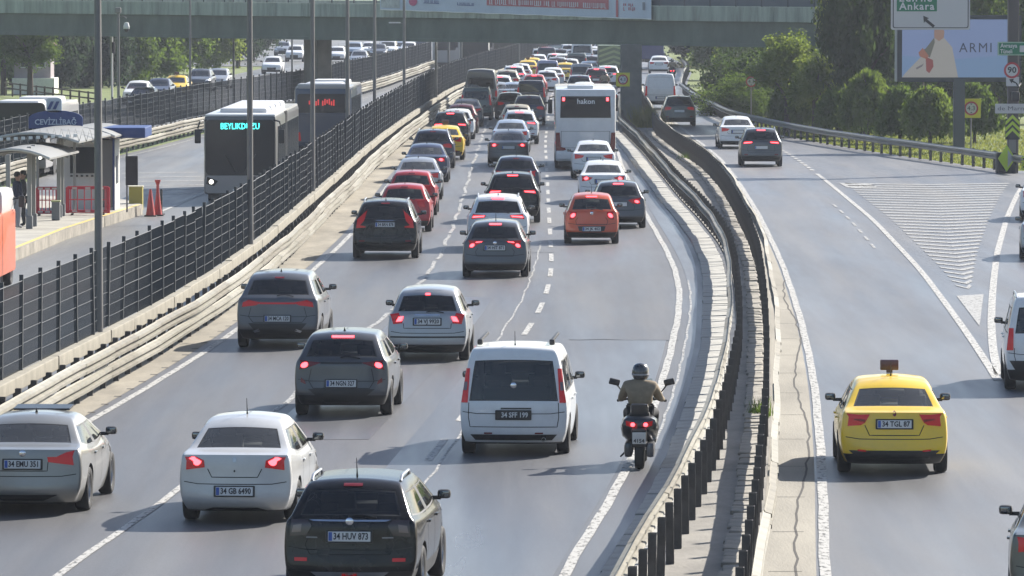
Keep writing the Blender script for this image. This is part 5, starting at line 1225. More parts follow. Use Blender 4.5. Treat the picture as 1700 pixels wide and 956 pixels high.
av = empty('arrow_board', (gp.x + .55, gp.y - .2, 0), 0, 'small lime arrow board at the right edge beside the diamond marker', 'sign'); mb = MB(); mb.rbox((0, 0, .42), (.42, .05, .62), .02); mb.build('board', FLUO, av); mb = MB(); mb.prism([(-.08, .2), (.1, .42), (-.08, .64), (-.16, .6), (-.02, .42), (-.16, .24)], .01, Matrix.Translation((0, -.04, 0))); mb.build('arrow', SGK, av); mb = MB(); mb.box((0, .05, .3), (.06, .04, .6)); mb.build('post', GREYB, av)
# height limit signs
def height_sign(px, py, zc, lab, half=.48, square=True, post=True, base_y=None):
    q = G(px, base_y) if base_y else G(px, py); r = empty('height_limit_sign', (q.x, q.y, 0), 0, lab, 'sign', 'height limit signs'); 
    if square: mb = MB(); mb.rbox((0, 0, zc), (2 * half, .03, 2 * half), .01); mb.build('panel', SGY, r)
    disc(half * .74, 'rim', SGR, r, (0, -.02, zc)); disc(half * .56, 'face', SGW, r, (0, -.03, zc)); text_obj('lettering', '4.3', half * .66, SGK, r, Matrix.Translation((0, -.05, zc)), .006, half * .80, 0)
    for s in (-1, 1): mb = MB(); mb.prism([(-.07, zc + s * half * .50), (.07, zc + s * half * .50), (0, zc + s * half * .38)], .006, Matrix.Translation((0, -.052, 0))); mb.build('arrow', SGK, r)
    if post: mb = MB(); mb.tube([(0, .04, 0), (0, .04, zc + half * .8)], .035, 8); mb.build('post', GREYB, r)
    else: mb = MB(); mb.box((0, .2, zc), (.3, .4, .06)); mb.build('bracket', GREYB, r)
height_sign(1612, 250, 1.95, 'yellow square height limit sign on a post beside the billboard', .44)
q = G(1034, 206); height_sign(1034, 210, 2.52, 'yellow square height limit sign fixed to the right bridge pillar', .37, True, False)
height_sign(1247, 195, 2.05, 'round red height limit sign on a thin post before the dark hedge', .42, False)
# billboard
q = G(1592, 252); s_ = 9500 / q.y; bb = empty('billboard', (q.x, q.y, 0), 0, 'large lit advertising screen on a dark post beside the sign gantry', 'billboard')
def bx(px): return (px - 850) / s_ - q.x
def bzz(py): return CAMH - (py + 35) / s_
def bpoly(name, pts, m, y, th=.02, parent=None): mb = MB(); mb.prism([(bx(a), bzz(b)) for a, b in pts], th, Matrix.Translation((0, y, 0))); return mb.build(name, m, parent or bb)
mb = MB(); mb.rbox((0, .1, bzz(130) / 2), (.52, .4, bzz(130)), .03); mb.build('post', mat('billboard_post', (.06, .07, .085), .4, .5), bb)
bpoly('frame', [(1489, 25), (1695, 25), (1695, 135.5), (1489, 135.5)], mat('billboard_frame', (.035, .04, .05), .4, .3), -.05, .35)
bpoly('side_trim', [(1485.5, 40), (1489.5, 40), (1489.5, 135), (1485.5, 135)], mat('trim_grey', (.30, .31, .32), .5), -.04, .3)
def scr(name, c, e=.115): return mat(name, tuple(x * .3 for x in c), .3, emit=c, estr=e)
scr_o = bpoly('screen', [(1497, 32), (1689, 32), (1689, 128), (1497, 128)], scr('screen_blue', (.36, .47, .82)), -.09, .04)
def sp2(n_, pts, m, i): bpoly(n_, pts, m, -.095 - .003 * i, .003, scr_o)
sp2('picture_sea', [(1497, 92), (1580, 98), (1689, 90), (1689, 128), (1497, 128)], scr('screen_sea', (.30, .47, .78)), 0)
sp2('picture_robe', [(1497, 128), (1503, 120), (1530, 92), (1548, 64), (1566, 62), (1580, 78), (1590, 128)], scr('screen_cream', (.62, .58, .55)), 1)
sp2('picture_head', [(1550, 50), (1553, 45), (1563, 45), (1567, 52), (1566, 62), (1558, 68), (1550, 62)], scr('screen_skin', (.55, .33, .26)), 2)
sp2('picture_scarf', [(1536, 80), (1550, 62), (1551, 70), (1543, 95), (1536, 92), (1524, 86)], scr('screen_olive', (.20, .20, .17)), 2)
sp2('picture_sleeve', [(1524, 87), (1531, 79), (1541, 92), (1538, 98), (1526, 93)], scr('screen_rust', (.55, .22, .15)), 3)
sp2('picture_band', [(1536, 94), (1548, 99), (1549, 110), (1542, 121), (1537, 117)], scr('screen_red', (.42, .10, .10)), 3)
sp2('picture_shade', [(1520, 112), (1533, 105), (1530, 110), (1521, 115)], scr('screen_grey', (.25, .22, .26)), 3)
text_obj('lettering', 'ARMI', .62, scr('screen_ink', (.045, .07, .14)), scr_o, Matrix.Translation(((bx(1592) + bx(1646)) / 2, -.115, bzz(79.5))), .004, 54 / s_, 0, 1.2)
# camera pole and white pole on the left
q = G(197, 222); r = empty('camera_pole', (q.x, q.y, 0), 0, 'grey pole with a white dome camera near the bridge on the left', 'pole')
z1 = CAMH - (17 + 35) * q.y / 9500
mb = MB(); mb.tube([(0, 0, 0), (0, 0, z1)], .075, 8); mb.build('shaft', POLEM, r, 60); mb = MB(); mb.tube([(0, 0, z1 - .35), (.25, 0, z1 - .3), (.42, -.05, z1 - .4)], .03, 6); mb.build('arm', POLEM, r)
zc = CAMH - (47 + 35) * q.y / 9500
dc = MB(); dc.lathe([(0, .32), (.10, .3), (.16, .12), (.16, .0), (.14, -.02)], 14, Matrix.Translation((.42, -.05, zc))); dc.build('camera_housing', mat('camera_white', (.6, .6, .58), .5), r, 50)
dc = MB(); dc.lathe([(.13, -.02), (.12, -.12), (.07, -.18), (0, -.2)], 14, Matrix.Translation((.42, -.05, zc))); dc.build('camera_dome', TRIM, r, 50); mb = MB(); mb.rbox((.0, -.05, z1), (.3, .25, .3), .05); mb.build('camera_bracket', GREYB, r)
q = G(186, 174); r = empty('white_pole', (q.x, q.y, 0), 0, 'slim white banded pole left of the camera pole', 'pole'); mb = MB(); mb.tube([(0, 0, 0), (0, 0, 1.5), (0, 0, 6)], .07, 8); mb.build('shaft', mat('pole_white', (.62, .63, .62), .6), r, 60); mb = MB(); mb.rbox((.1, -.1, 3.6), (.22, .2, .7), .05); mb.build('lantern', BLACK, r)
# ------------------------------------------------------------------ trees and plants
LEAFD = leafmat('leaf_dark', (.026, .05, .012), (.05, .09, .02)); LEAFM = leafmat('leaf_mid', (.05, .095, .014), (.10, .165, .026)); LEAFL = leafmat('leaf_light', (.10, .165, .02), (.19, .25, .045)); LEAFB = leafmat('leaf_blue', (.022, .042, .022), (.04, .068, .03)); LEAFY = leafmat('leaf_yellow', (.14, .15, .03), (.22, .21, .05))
LEAFW = leafmat('leaf_weeping', (.07, .125, .018), (.13, .19, .03))
BARK = mat('bark', (.06, .045, .032), .95, vary=.3, vscale=5, bump=.6, bscale=14, stretch=(1, 1, .2))
def leaf_mesh(name, pts, size, m, seed=0, droop=0., elong=1.7):
    """one small bent leaf blade at each point"""
    rg = np.random.default_rng(seed); n = len(pts); P_ = np.asarray(pts, float)
    d = rg.normal(size=(n, 3)); d[:, 2] = d[:, 2] * (1 - droop) - droop * 1.5; d /= np.linalg.norm(d, axis=1, keepdims=True)
    u = np.cross(d, rg.normal(size=(n, 3))); u /= np.linalg.norm(u, axis=1, keepdims=True)
    s = size * rg.uniform(.6, 1.3, (n, 1)); a = P_ - d * s * elong / 2; b = P_ + d * s * elong / 2; w = u * s * .5
    nn = np.cross(d, u) * s * .12
    V = np.stack([a, P_ + w + nn, b, P_ - w + nn], 1).reshape(-1, 3)
    me = bpy.data.meshes.new(name); me.vertices.add(n * 4); me.vertices.foreach_set('co', V.ravel()); me.loops.add(n * 4); me.loops.foreach_set('vertex_index', np.arange(n * 4, dtype=np.int32))
    me.polygons.add(n); me.polygons.foreach_set('loop_start', np.arange(0, n * 4, 4, dtype=np.int32)); me.materials.append(m); me.update(calc_edges=True); return me
def pts_round(n, rx, rz, seed, clumps=34, shell=.62, sig=.22, squash=1.):
    rg = np.random.default_rng(seed); out = []
    c = rg.normal(size=(clumps, 3)); c /= np.linalg.norm(c, axis=1, keepdims=True); c *= rg.uniform(shell, 1, (clumps, 1)) ** .7 * (1 + .14 * rg.normal(size=(clumps, 1)))
    sz = rg.uniform(.6, 1.5, clumps); k = rg.choice(clumps, n, p=sz / sz.sum())
    q = c[k] + rg.normal(size=(n, 3)) * (sig * sz[k])[:, None] * .8
    return q * np.array([rx, rx, rz])
def pts_weep(n, R_, top, low, seed):
    rg = np.random.default_rng(seed); ns = 150; th = rg.uniform(0, 2 * math.pi, ns); rr = R_ * rg.uniform(.35, 1.08, ns) * (1 + .12 * np.sin(3 * th + seed)); end = low + rg.uniform(0, 1, ns) ** 2 * (top - low) * .5 * (1.2 - rr / R_ * .6)
    hgt = top * (1 - .34 * (rr / R_) ** 2.4) + rg.normal(size=ns) * .08
    k = rg.integers(0, ns, n); t = rg.uniform(0, 1, n) ** .9; f = np.clip(t / .38, 0, 1); g = np.clip((t - .3) / .7, 0, 1)
    r = rr[k] * np.sin(f * math.pi / 2); z = hgt[k] - (rr[k] / R_) * .25 * top * .4 * f ** 2; z = z * (1 - g) + end[k] * g
    jit = .09
    return np.stack([r * np.cos(th[k]), r * np.sin(th[k]), z], 1) + rg.normal(size=(n, 3)) * jit
def trunk_mesh(h, r, limbs, seed, spread=1.):
    rg = random.Random(seed); mb = MB(); top = (rg.uniform(-.1, .1), rg.uniform(-.1, .1), h)
    mb.tube([(0, 0, -.05), (rg.uniform(-.04, .04), 0, h * .5), top], [r, r * .8, r * .6], 8)
    for i in range(limbs):
        a = 2 * math.pi * i / limbs + rg.uniform(-.4, .4); l = spread * rg.uniform(.7, 1.2)
        mb.tube([top, (top[0] + l * .4 * math.cos(a), top[1] + l * .4 * math.sin(a), h + l * .6), (l * .9 * math.cos(a), l * .9 * math.sin(a), h + l * rg.uniform(.7, 1.2))], [r * .5, r * .3, r * .1], 5)
    return mb.mesh('trunk', BARK, 50)
WEEP = [(leaf_mesh('crown', pts_weep(9000, 1.45, 2.75, .42, s), .10, LEAFM if s % 2 else LEAFW, s, .7, 3.0), trunk_mesh(1.9, .09, 6, s, .9)) for s in (1, 2, 3, 4)]
ROUND = {}
def round_tree(m, seed, n, size, shell=.55):
    k = (m.name, seed, n, size)
    if k not in ROUND: ROUND[k] = leaf_mesh('crown', pts_round(n, 1, 1, seed, 46, shell, .2), size, m, seed)
    return ROUND[k]
def tree(name, x, y, label, crown, trunk, cs=(1, 1, 1), cz=0., rz=0., group=None, cat='tree', ts=(1, 1, 1)):
    r = empty(name, (x, y, 0), rz, label, cat, group)
    if trunk: inst('trunk', trunk, r, (0, 0, 0), (0, 0, 0), ts)
    inst('crown', crown, r, (0, 0, cz), (0, 0, 0), cs); return r
rng = random.Random(21)
WP = [(1310, 214, .92, 'weeping tree at the left end of the row, above the grey SUV'), (1350, 220, 1.02, 'weeping tree second from the left in the row'), (1390, 227, .95, 'weeping tree third from the left in the row'), (1439, 232, 1.1, 'broad dark weeping tree in the middle of the row'), (1494, 238, .96, 'weeping tree left of the largest one in the row'), (1544, 243, 1.15, 'largest weeping tree, touching the billboard post'), (1618, 236, 1.0, 'weeping tree behind the yellow square sign')]
for i, (px, py, sc, lab) in enumerate(WP):
    q = G(px, py); c_, t_ = WEEP[i % 4]; tree('weeping_tree', q.x, q.y, lab, c_, t_, (sc * .80, sc * .80, sc * rng.uniform(.86, 1.12)), 0, rng.uniform(0, 6), 'weeping trees on the right verge', ts=(sc, sc, sc))
TR1, TR2 = trunk_mesh(1.6, .16, 5, 11, 1.3), trunk_mesh(2.6, .24, 6, 12, 1.8)
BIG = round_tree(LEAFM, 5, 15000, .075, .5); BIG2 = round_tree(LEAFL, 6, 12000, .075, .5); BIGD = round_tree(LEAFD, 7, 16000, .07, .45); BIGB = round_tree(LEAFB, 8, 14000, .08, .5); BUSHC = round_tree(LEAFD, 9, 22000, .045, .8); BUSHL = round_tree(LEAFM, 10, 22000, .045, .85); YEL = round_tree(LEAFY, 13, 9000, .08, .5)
tree('hedge_dome', 15.0, 342, 'big dark rounded hedge behind the round sign', BUSHC, None, (3.1, 3.0, 2.6), .7, 0, None, 'hedge')
tree('hedge_dome', 13.3, 331, 'smaller sunlit rounded hedge in front of the big dark one', BUSHL, None, (1.5, 2.2, 1.5), .4, 1, None, 'hedge')
tree('hedge_dome', 18.6, 336, 'low dark hedge behind the left weeping trees', BUSHC, None, (2.6, 2.2, 2.2), .5, 2, None, 'hedge')
for px, py, cr, sx, sz, cz, tr, lab in ((1432, 224, BIGD, 1.75, 4.3, 5.2, TR2, 'tall dark tree rising above the weeping trees beside the white overhead sign'), (1306, 219, BIG2, 1.35, 1.2, 3.7, TR1, 'light green tree in front of the right end of the bridge'), (1352, 222, BIG2, 1.15, 1.1, 2.7, TR1, 'small pale green tree beside the tall dark tree'), (1466, 222, BIG2, 1.1, 1.1, 3.7, TR1, 'bright green tree left of the billboard'), (1394, 222, BIG2, .95, 1.9, 6.4, TR2, 'tall feathery tree where the bridge meets the trees'),
        (1515, 202, BIG, 2.2, 2.9, 3.6, TR2, 'green tree behind the left half of the billboard'), (1578, 196, BIG2, 2.4, 2.9, 5.8, TR2, 'light green tree showing above the billboard'), (1655, 200, BIG2, 2.4, 3.4, 5.0, TR2, 'light green tree behind the gantry column'), (1722, 204, BIG, 2.2, 3.4, 4.6, TR2, 'green tree at the right edge behind the signs'), (1488, 198, BIGD, 1.8, 2.8, 6.0, TR2, 'dark tree top between the overhead sign and the tall tree'),
        (1560, 196, BIG2, 2.3, 1.6, 2.0, TR1, 'pale shrub tree below the billboard screen'), (1640, 198, BIG, 2.0, 1.7, 1.9, TR1, 'green shrub tree left of the gantry column'), (1388, 200, BIGD, 2.1, 1.6, 2.0, TR1, 'dark shrub tree behind the middle of the weeping row'),
        (1195, 132, BIG, 2.0, 1.9, 2.6, TR1, 'green tree under the right part of the bridge'), (1240, 140, BIG2, 1.8, 1.8, 3.0, TR1, 'sunny tree under the bridge above the hedge'), (1165, 112, BIGB, 2.4, 2.2, 3.0, TR1, 'distant bluish tree beyond the bridge on the right'), (1290, 190, BIG, 1.8, 1.5, 2.3, TR1, 'green tree behind the left weeping trees')):
    q = G(px, py); tree('tree', q.x, q.y, lab, cr, tr, (sx, sx, sz), cz, rng.uniform(0, 6), 'trees on the right')
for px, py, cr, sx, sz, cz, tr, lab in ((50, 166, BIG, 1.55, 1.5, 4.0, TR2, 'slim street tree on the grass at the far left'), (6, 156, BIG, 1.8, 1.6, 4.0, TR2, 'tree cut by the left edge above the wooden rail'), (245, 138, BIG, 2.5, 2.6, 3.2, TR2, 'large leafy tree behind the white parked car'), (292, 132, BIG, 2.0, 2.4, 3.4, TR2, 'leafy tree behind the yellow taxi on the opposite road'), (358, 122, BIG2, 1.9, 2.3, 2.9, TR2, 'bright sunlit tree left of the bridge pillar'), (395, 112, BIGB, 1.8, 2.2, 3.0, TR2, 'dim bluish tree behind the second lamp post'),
        (98, 146, BIGB, 1.9, 2.6, 2.8, TR2, 'dark tree in the deep shade right of the small pink house'), (130, 142, BIGD, 1.9, 2.8, 2.8, TR2, 'dark tree in the deep shade behind the first lamp post'), (166, 144, BIGB, 1.9, 2.6, 2.7, TR2, 'dark tree in the deep shade left of the camera pole'), (20, 140, BIG, 2.2, 2.6, 3.2, TR2, 'green tree behind the small pink house'), (212, 140, BIG, 1.9, 2.6, 2.8, TR2, 'green tree left of the large leafy one'), (420, 100, BIGB, 2.6, 2.6, 3.2, TR2, 'distant dark tree right of the second lamp post')):  # deep-shade trees: the shade is put into their darker leaf colours
    q = G(px, py); tree('tree', q.x, q.y, lab, cr, tr, (sx, sx, sz), cz, rng.uniform(0, 6), 'trees on the left')
# far woods on both sides (one mass each)
def wood(name, label, boxes, n, size, m, seed):
    rg = np.random.default_rng(seed); allp = []
    for (x0, x1, y0, y1, h) in boxes:
        k = 26; cx = rg.uniform(x0, x1, k); cyy = rg.uniform(y0, y1, k); hh = h * rg.uniform(.6, 1.1, k)
        for i in range(k): allp.append(pts_round(n, 3.4, hh[i] / 2, seed * 100 + i, 24, .5, .24) + np.array([cx[i], cyy[i], hh[i] * .48]))
    o = link(bpy.data.objects.new(name, leaf_mesh(name, np.concatenate(allp), size, m, seed))); tag(o, label, 'woodland', None, 'stuff')
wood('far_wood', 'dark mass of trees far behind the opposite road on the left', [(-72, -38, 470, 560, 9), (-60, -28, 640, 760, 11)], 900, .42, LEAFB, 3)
wood('far_wood', 'distant mass of trees beyond the bridge on the right', [(24, 62, 400, 520, 9), (20, 60, 560, 760, 10), (30, 62, 300, 380, 7)], 800, .40, LEAFM, 4)
# grass: short blades on the right verge and tufts
def blades(name, label, pts, h, m, seed, lean=.4, w=.02):
    rg = np.random.default_rng(seed); n = len(pts); P_ = np.asarray(pts); a = rg.uniform(0, 2 * math.pi, n); hh = h * rg.uniform(.5, 1.3, n); ww = w * rg.uniform(.7, 1.4, n)
    d = np.stack([np.cos(a), np.sin(a), np.zeros(n)], 1); ln = rg.uniform(-lean, lean, (n, 2)) * hh[:, None]; tip = P_ + np.stack([ln[:, 0], ln[:, 1], hh], 1)
    V = np.stack([P_ - d * ww[:, None], P_ + d * ww[:, None], tip], 1).reshape(-1, 3)
    me = bpy.data.meshes.new(name); me.vertices.add(n * 3); me.vertices.foreach_set('co', V.ravel()); me.loops.add(n * 3); me.loops.foreach_set('vertex_index', np.arange(n * 3, dtype=np.int32)); me.polygons.add(n); me.polygons.foreach_set('loop_start', np.arange(0, n * 3, 3, dtype=np.int32)); me.materials.append(m); me.update(calc_edges=True)
    return tag(link(bpy.data.objects.new(name, me)), label, 'grass', None, 'stuff')
rg = np.random.default_rng(5); n = 60000; yy = rg.uniform(238, 400, n) ; xx = np.array([RR(y) + .4 for y in yy]) + rg.uniform(0, 1, n) ** 1.3 * 14
blades('grass', 'sunny green grass on the verge under the weeping trees', np.stack([xx, yy, np.full(n, -.06)], 1), .11, leafmat('grass_blade', (.09, .145, .022), (.20, .21, .055)), 6, .6, .035)
def tuft(px, py, n, rad, h, m, lab, z=.03):
    q = G(px, py); rg = np.random.default_rng(n); p_ = rg.normal(size=(n, 3)) * np.array([rad, rad * 1.6, 0]) + np.array([q.x, q.y, z]); o = blades('weed_tuft', lab, p_, h, m, n, .5, .012); o['category'] = 'weeds'; del o['kind']
tuft(1073, 212, 900, .40, 1.1, LEAFY, 'tall dry weeds at the foot of the right bridge pillar'); tuft(1262, 693, 160, .10, .3, LEAFM, 'small green weed in the median beside the motor scooter'); tuft(1148, 265, 200, .25, .3, LEAFM, 'small weeds in the median further up near the bridge'); tuft(1160, 112, 900, 1.6, .9, LEAFY, 'dry grass bank beside the right road beyond the bridge', 0.)
# ------------------------------------------------------------------ far left: small house, rail fence
q = G(54, 156); hs = empty('small_house', (q.x, q.y, 0), 0, 'small pink grey house with a white base wall behind the rail fence', 'house')
mb = MB(); mb.box((0, 1.5, 2.2), (2.5, 3, 2.3)); mb.build('wall', mat('house_wall', (.28, .24, .25), .85, vary=.15, vscale=1.5), hs); mb = MB(); mb.box((.1, 1.2, .55), (2.9, 3.7, 1.1)); mb.build('base_wall', mat('house_base', (.62, .62, .55), .8, vary=.1), hs); mb = MB(); mb.prism([(-1.5, 3.35), (1.5, 3.35), (0, 4.3)], 3.4, Matrix.Translation((0, -.2, 0))); mb.build('roof', mat('house_roof', (.16, .08, .06), .85), hs)
for x in (-.55, .6): mb = MB(); mb.box((x, -.01, 2.3), (.6, .05, 1.0)); f = mb.build('window', WHT, hs); mb = MB(); mb.box((x, -.045, 2.3), (.48, .03, .86)); mb.build('pane', GLB, f)
a, b_ = G(8, 158), G(162, 178); rf = empty('rail_fence', a, 0, 'dark wooden rail fence along the grass at the far left', 'fence')
for i in range(12):
    p_ = a.lerp(b_, i / 11) - a; mb = MB(); mb.rbox((p_.x, p_.y, .45), (.12, .12, .95), .02); mb.build('post', BARK, rf)
for z in (.85, .5):
    mb = MB(); mb.tube([(0, 0, z), (b_.x - a.x, b_.y - a.y, z)], .05, 6); mb.build('rail', BARK, rf)
# ------------------------------------------------------------------ the rest of the traffic: a few models, copied with their own colours and labels
TPL = {}
FARSKIP = ('panel_gap', 'brake_disc', 'mirror_glass', 'door_handle', 'front_seat', 'rear_bench', 'dashboard', 'driver', 'lettering_strip', 'country_band', 'badge', 'rear_wiper', 'exhaust_pipe')
def copy_car(o, far, parent=None):
    c = o.copy(); link(c); c.parent = parent
    for ch in o.children:
        if far and ch.name.split('.')[0] in FARSKIP: continue
        copy_car(ch, far, c)
    return c
CARGO = variant(VAN, L=5.6, W=1.95, z=[.3, .5, .9, 1.25, 1.32, 1.98, 2.12], zR={3: 1.25, 4: 1.32, 5: 2.02, 6: 2.15}, zF={2: .8, 3: 1.1, 4: 1.34, 5: 1.9, 6: 2.05}, yF=[.15, .05, 0, .15, .75, 1.45, 1.8], ya=1.0, wb=3.3, rw=.34, rglass=BODY['white'], sglass=BODY['white'], seal=.004, doors=(2.4, 3.8), handles=(3.6,))
DEFS = {
 'sedan': ('sedan_car', variant(SEDAN)),
 'sedan_lit': ('sedan_car', variant(SEDAN, lamps=SEDAN['lamps'] + [(rnd(.80, .90, .10, .05), REDLIT)])),
 'hatch': ('hatchback_car', variant(HATCH, lamps=HATCH['lamps'][:1], stop=(1.40, .1, False))),
 'hatch_lit': ('hatchback_car', variant(HATCH)),
 'clio': ('hatchback_car', variant(HATCH, L=4.05, W=1.73, rglass=GL_REAR, lamps=[([(.62, .86), (.75, .78), (.97, .78), (1.0, .95), (.92, 1.0), (.70, .97)], RED)], stop=(1.40, .1, False), ya=.74, wb=2.58)),
 'suv': ('suv_car', variant(SUV, lamps=SUV['lamps'][:1], stop=(1.53, .12, False), rails=ALLOY)),
 'suv_lit': ('suv_car', variant(SUV, lamps=[([(.48, 1.0), (.97, .95), (1.0, 1.05), (.9, 1.09), (.48, 1.06)], RED), ([(.52, 1.015), (.94, .985), (.94, 1.035), (.52, 1.05)], REDLIT)], rails=ALLOY)),
 'mpv': ('people_carrier', variant(VAN, rails=ALLOY)),
 'minibus': ('minibus', minibus_spec()),
 'cargo': ('cargo_van', CARGO),
 'taxi': ('taxi_car', None)}
def traffic(px, py, kind, col, label, group, yaw=None, cat=None):
    far = py < 235
    if kind == 'taxi': r = copy_car(taxi, far); r.name = 'taxi_car'; cat = 'taxi'
    else:
        nm, sp = DEFS[kind]
        if kind not in TPL: TPL[kind] = make_car(nm, sp, BODY[col]); r = TPL[kind]; first = True
        else: r = copy_car(TPL[kind], far); paint_of(r, BODY[col])
        cat = cat or {'mpv': 'van', 'minibus': 'minibus', 'cargo': 'van'}.get(kind, 'car')
    tag(r, label, cat, group); park(r, px, py, yaw, random.uniform(-.008, .008)); return r
GLF, GMD, GRT = 'cars in the left lane', 'cars in the middle lane', 'cars in the right lane'
LEFT = [(672, 384, 'clio', 'red', 'nearer of two red hatchbacks, just ahead of the black estate-like SUV'), (684, 357, 'clio', 'red', 'farther of two red hatchbacks in the left lane'), (694, 331, 'sedan', 'silver', 'silver sedan with a dark roof ahead of the two red hatchbacks'), (708, 302, 'sedan_lit', 'dark_blue', 'dark blue sedan with lit lamps close to the guardrail'), (719, 279, 'suv', 'navy', 'dark SUV with pale roof rails behind the queueing yellow taxi'), (738, 265, 'taxi', 'yellow', 'yellow taxi queueing in the left lane of the main road'),
 (748, 242, 'suv_lit', 'black', 'black SUV with wide red lamps just ahead of the queueing taxi'), (759, 231, 'hatch', 'white', 'white hatchback mostly hidden ahead of the black SUV with wide lamps'), (766, 221, 'clio', 'maroon', 'dark red car with a pinkish roof in the left lane'), (775, 210, 'sedan', 'grey', 'dark sedan behind the green grey people carrier'), (791, 199, 'mpv', 'green_grey', 'dark green grey people carrier behind the tall minibus'), (799, 186, 'minibus', 'mid_grey', 'tall grey minibus in the left lane'),
 (824, 176, 'sedan', 'silver', 'silver sedan right beside the front of the tall minibus'), (830, 166, 'suv_lit', 'white', 'white SUV with a red lamp ahead of the tall minibus'), (842, 155, 'suv', 'beige', 'beige SUV in the far left lane queue'), (853, 146, 'suv_lit', 'white', 'white SUV with red lamps in the far left lane queue'), (864, 138, 'hatch', 'white', 'white hatchback far up the left lane'), (876, 131, 'taxi', 'yellow', 'far yellow taxi next to the fence'), (883, 126, 'taxi', 'yellow', 'farther yellow taxi in the far left lane'), (893, 119, 'sedan', 'white', 'white sedan far up the left lane beyond the taxis'),
 (907, 113, 'mpv', 'navy', 'dark blue van far up the left lane'), (905, 104, 'hatch_lit', 'red', 'far red lit hatchback near the end of the fence'), (918, 99, 'minibus', 'silver', 'far silver minibus at the top of the left lane'), (908, 92, 'sedan', 'white', 'farthest white sedan in the left lane under the bridge'), (925, 87, 'suv', 'grey', 'farthest grey SUV in the left lane under the bridge'), (905, 84, 'suv_lit', 'white', 'white SUV at the vanishing end of the left lane')]
MID = [(827, 416, 'suv_lit', 'white', 'white SUV with lit lamps directly ahead of the dark grey hatchback'), (851, 369, 'suv_lit', 'black', 'black SUV with bar-shaped red lamps in the middle lane'), (857, 327, 'hatch', 'navy', 'dark blue hatchback with a pale roof ahead of the black SUV'), (844, 275, 'sedan_lit', 'grey', 'grey sedan with two glowing lamps in the middle lane'), (848, 253, 'sedan', 'light_blue_grey', 'pale blue sedan ahead of the grey one'), (863, 239, 'suv_lit', 'white', 'white SUV with a high brake lamp left of the coach'), (858, 222, 'hatch', 'beige', 'beige hatchback ahead of the white SUV beside the coach'),
 (878, 208, 'suv', 'navy', 'dark navy SUV left of the coach window'), (847, 197, 'hatch', 'grey', 'grey hatchback beside the navy SUV'), (882, 184, 'mpv', 'navy', 'tall dark blue people carrier with a bright roof'), (853, 176, 'sedan', 'light_blue_grey', 'pale blue sedan left of the tall people carrier'), (887, 160, 'hatch_lit', 'red', 'red lit hatchback ahead of the tall people carrier'), (908, 152, 'hatch', 'white', 'white hatchback with its rear in shade beside the red one'), (909, 141, 'mpv', 'lavender', 'lavender van in the middle of the far queue'), (938, 136, 'taxi', 'yellow', 'yellow taxi in the middle of the far queue'),
 (925, 128, 'suv', 'silver', 'silver SUV left of the far taxi'), (935, 118, 'sedan_lit', 'white', 'white sedan with red lamps far up the middle lane'), (930, 108, 'hatch', 'grey', 'far grey hatchback in the middle lane'), (945, 101, 'suv', 'white', 'far white SUV in the middle lane'), (938, 93, 'sedan', 'silver', 'far silver sedan in the middle lane under the bridge'), (950, 87, 'mpv', 'white', 'white van at the vanishing end of the middle lane')]
RIGHT = [(1026, 378, 'hatch_lit', 'grey', 'dark grey hatchback ahead of the small orange one'), (1001, 337, 'sedan_lit', 'white', 'white sedan with red lamps behind the coach'), (985, 296, 'sedan', 'white', 'white sedan close behind the coach'), (957, 191, 'suv', 'white', 'white SUV whose roof shows above the coach'), (1003, 184, 'sedan', 'grey', 'grey sedan whose roof shows at the right of the coach top'), (970, 176, 'sedan', 'white', 'white sedan two cars ahead of the coach'), (962, 166, 'suv', 'navy', 'navy SUV far ahead of the coach'), (966, 148, 'mpv', 'silver', 'silver van far ahead of the coach'), (990, 151, 'suv_lit', 'maroon', 'dark red SUV with lit lamps left of the bridge pillar'), (1009, 146, 'suv_lit', 'white', 'white SUV with lit lamps beside the bridge pillar'),
 (957, 125, 'mpv', 'green_grey', 'green grey van in the far right lane'), (966, 114, 'minibus', 'white', 'far white minibus in the right lane'), (982, 121, 'hatch', 'silver', 'far silver hatchback right of the vans'), (985, 103, 'sedan', 'white', 'far white sedan under the bridge in the right lane'), (978, 94, 'suv', 'grey', 'far grey SUV under the bridge in the right lane'), (998, 96, 'sedan', 'silver', 'far silver sedan near the pillar top'), (1012, 105, 'minibus', 'light_blue_grey', 'far pale blue minibus left of the pillar top'), (970, 86, 'sedan', 'white', 'white sedan at the vanishing end of the right lane')]
LEFT += [(897, 110, 'suv', 'white', 'white SUV squeezed between the far taxis and the fence end'), (916, 107, 'sedan_lit', 'silver', 'silver sedan with lit lamps right of the far blue van'), (900, 97, 'sedan', 'white', 'white sedan half hidden at the far end of the fence')]
MID += [(918, 146, 'sedan', 'white', 'white sedan between the lavender van and the far taxi'), (921, 117, 'hatch_lit', 'white', 'white hatchback with lit lamps left of the far white sedan'), (946, 128, 'hatch', 'white', 'white hatchback right of the far silver SUV'), (952, 109, 'sedan_lit', 'silver', 'far silver sedan with lit lamps in the middle lane'), (931, 98, 'suv', 'white', 'white SUV left of the far silver sedan under the bridge')]
RIGHT += [(978, 133, 'sedan_lit', 'white', 'white sedan with lit lamps left of the chevroned truck'), (972, 104, 'hatch', 'white', 'white hatchback behind the far white minibus'), (993, 111, 'suv', 'white', 'white SUV right of the far silver hatchback'), (958, 96, 'sedan', 'silver', 'silver sedan at the top of the right lane under the bridge')]
for lst, g in ((LEFT, GLF), (MID, GMD), (RIGHT, GRT)):
    for a in lst: traffic(*a, g)
GRR = 'vehicles on the right road'
yr = lambda py: RL.yaw(G(1200, py).y)
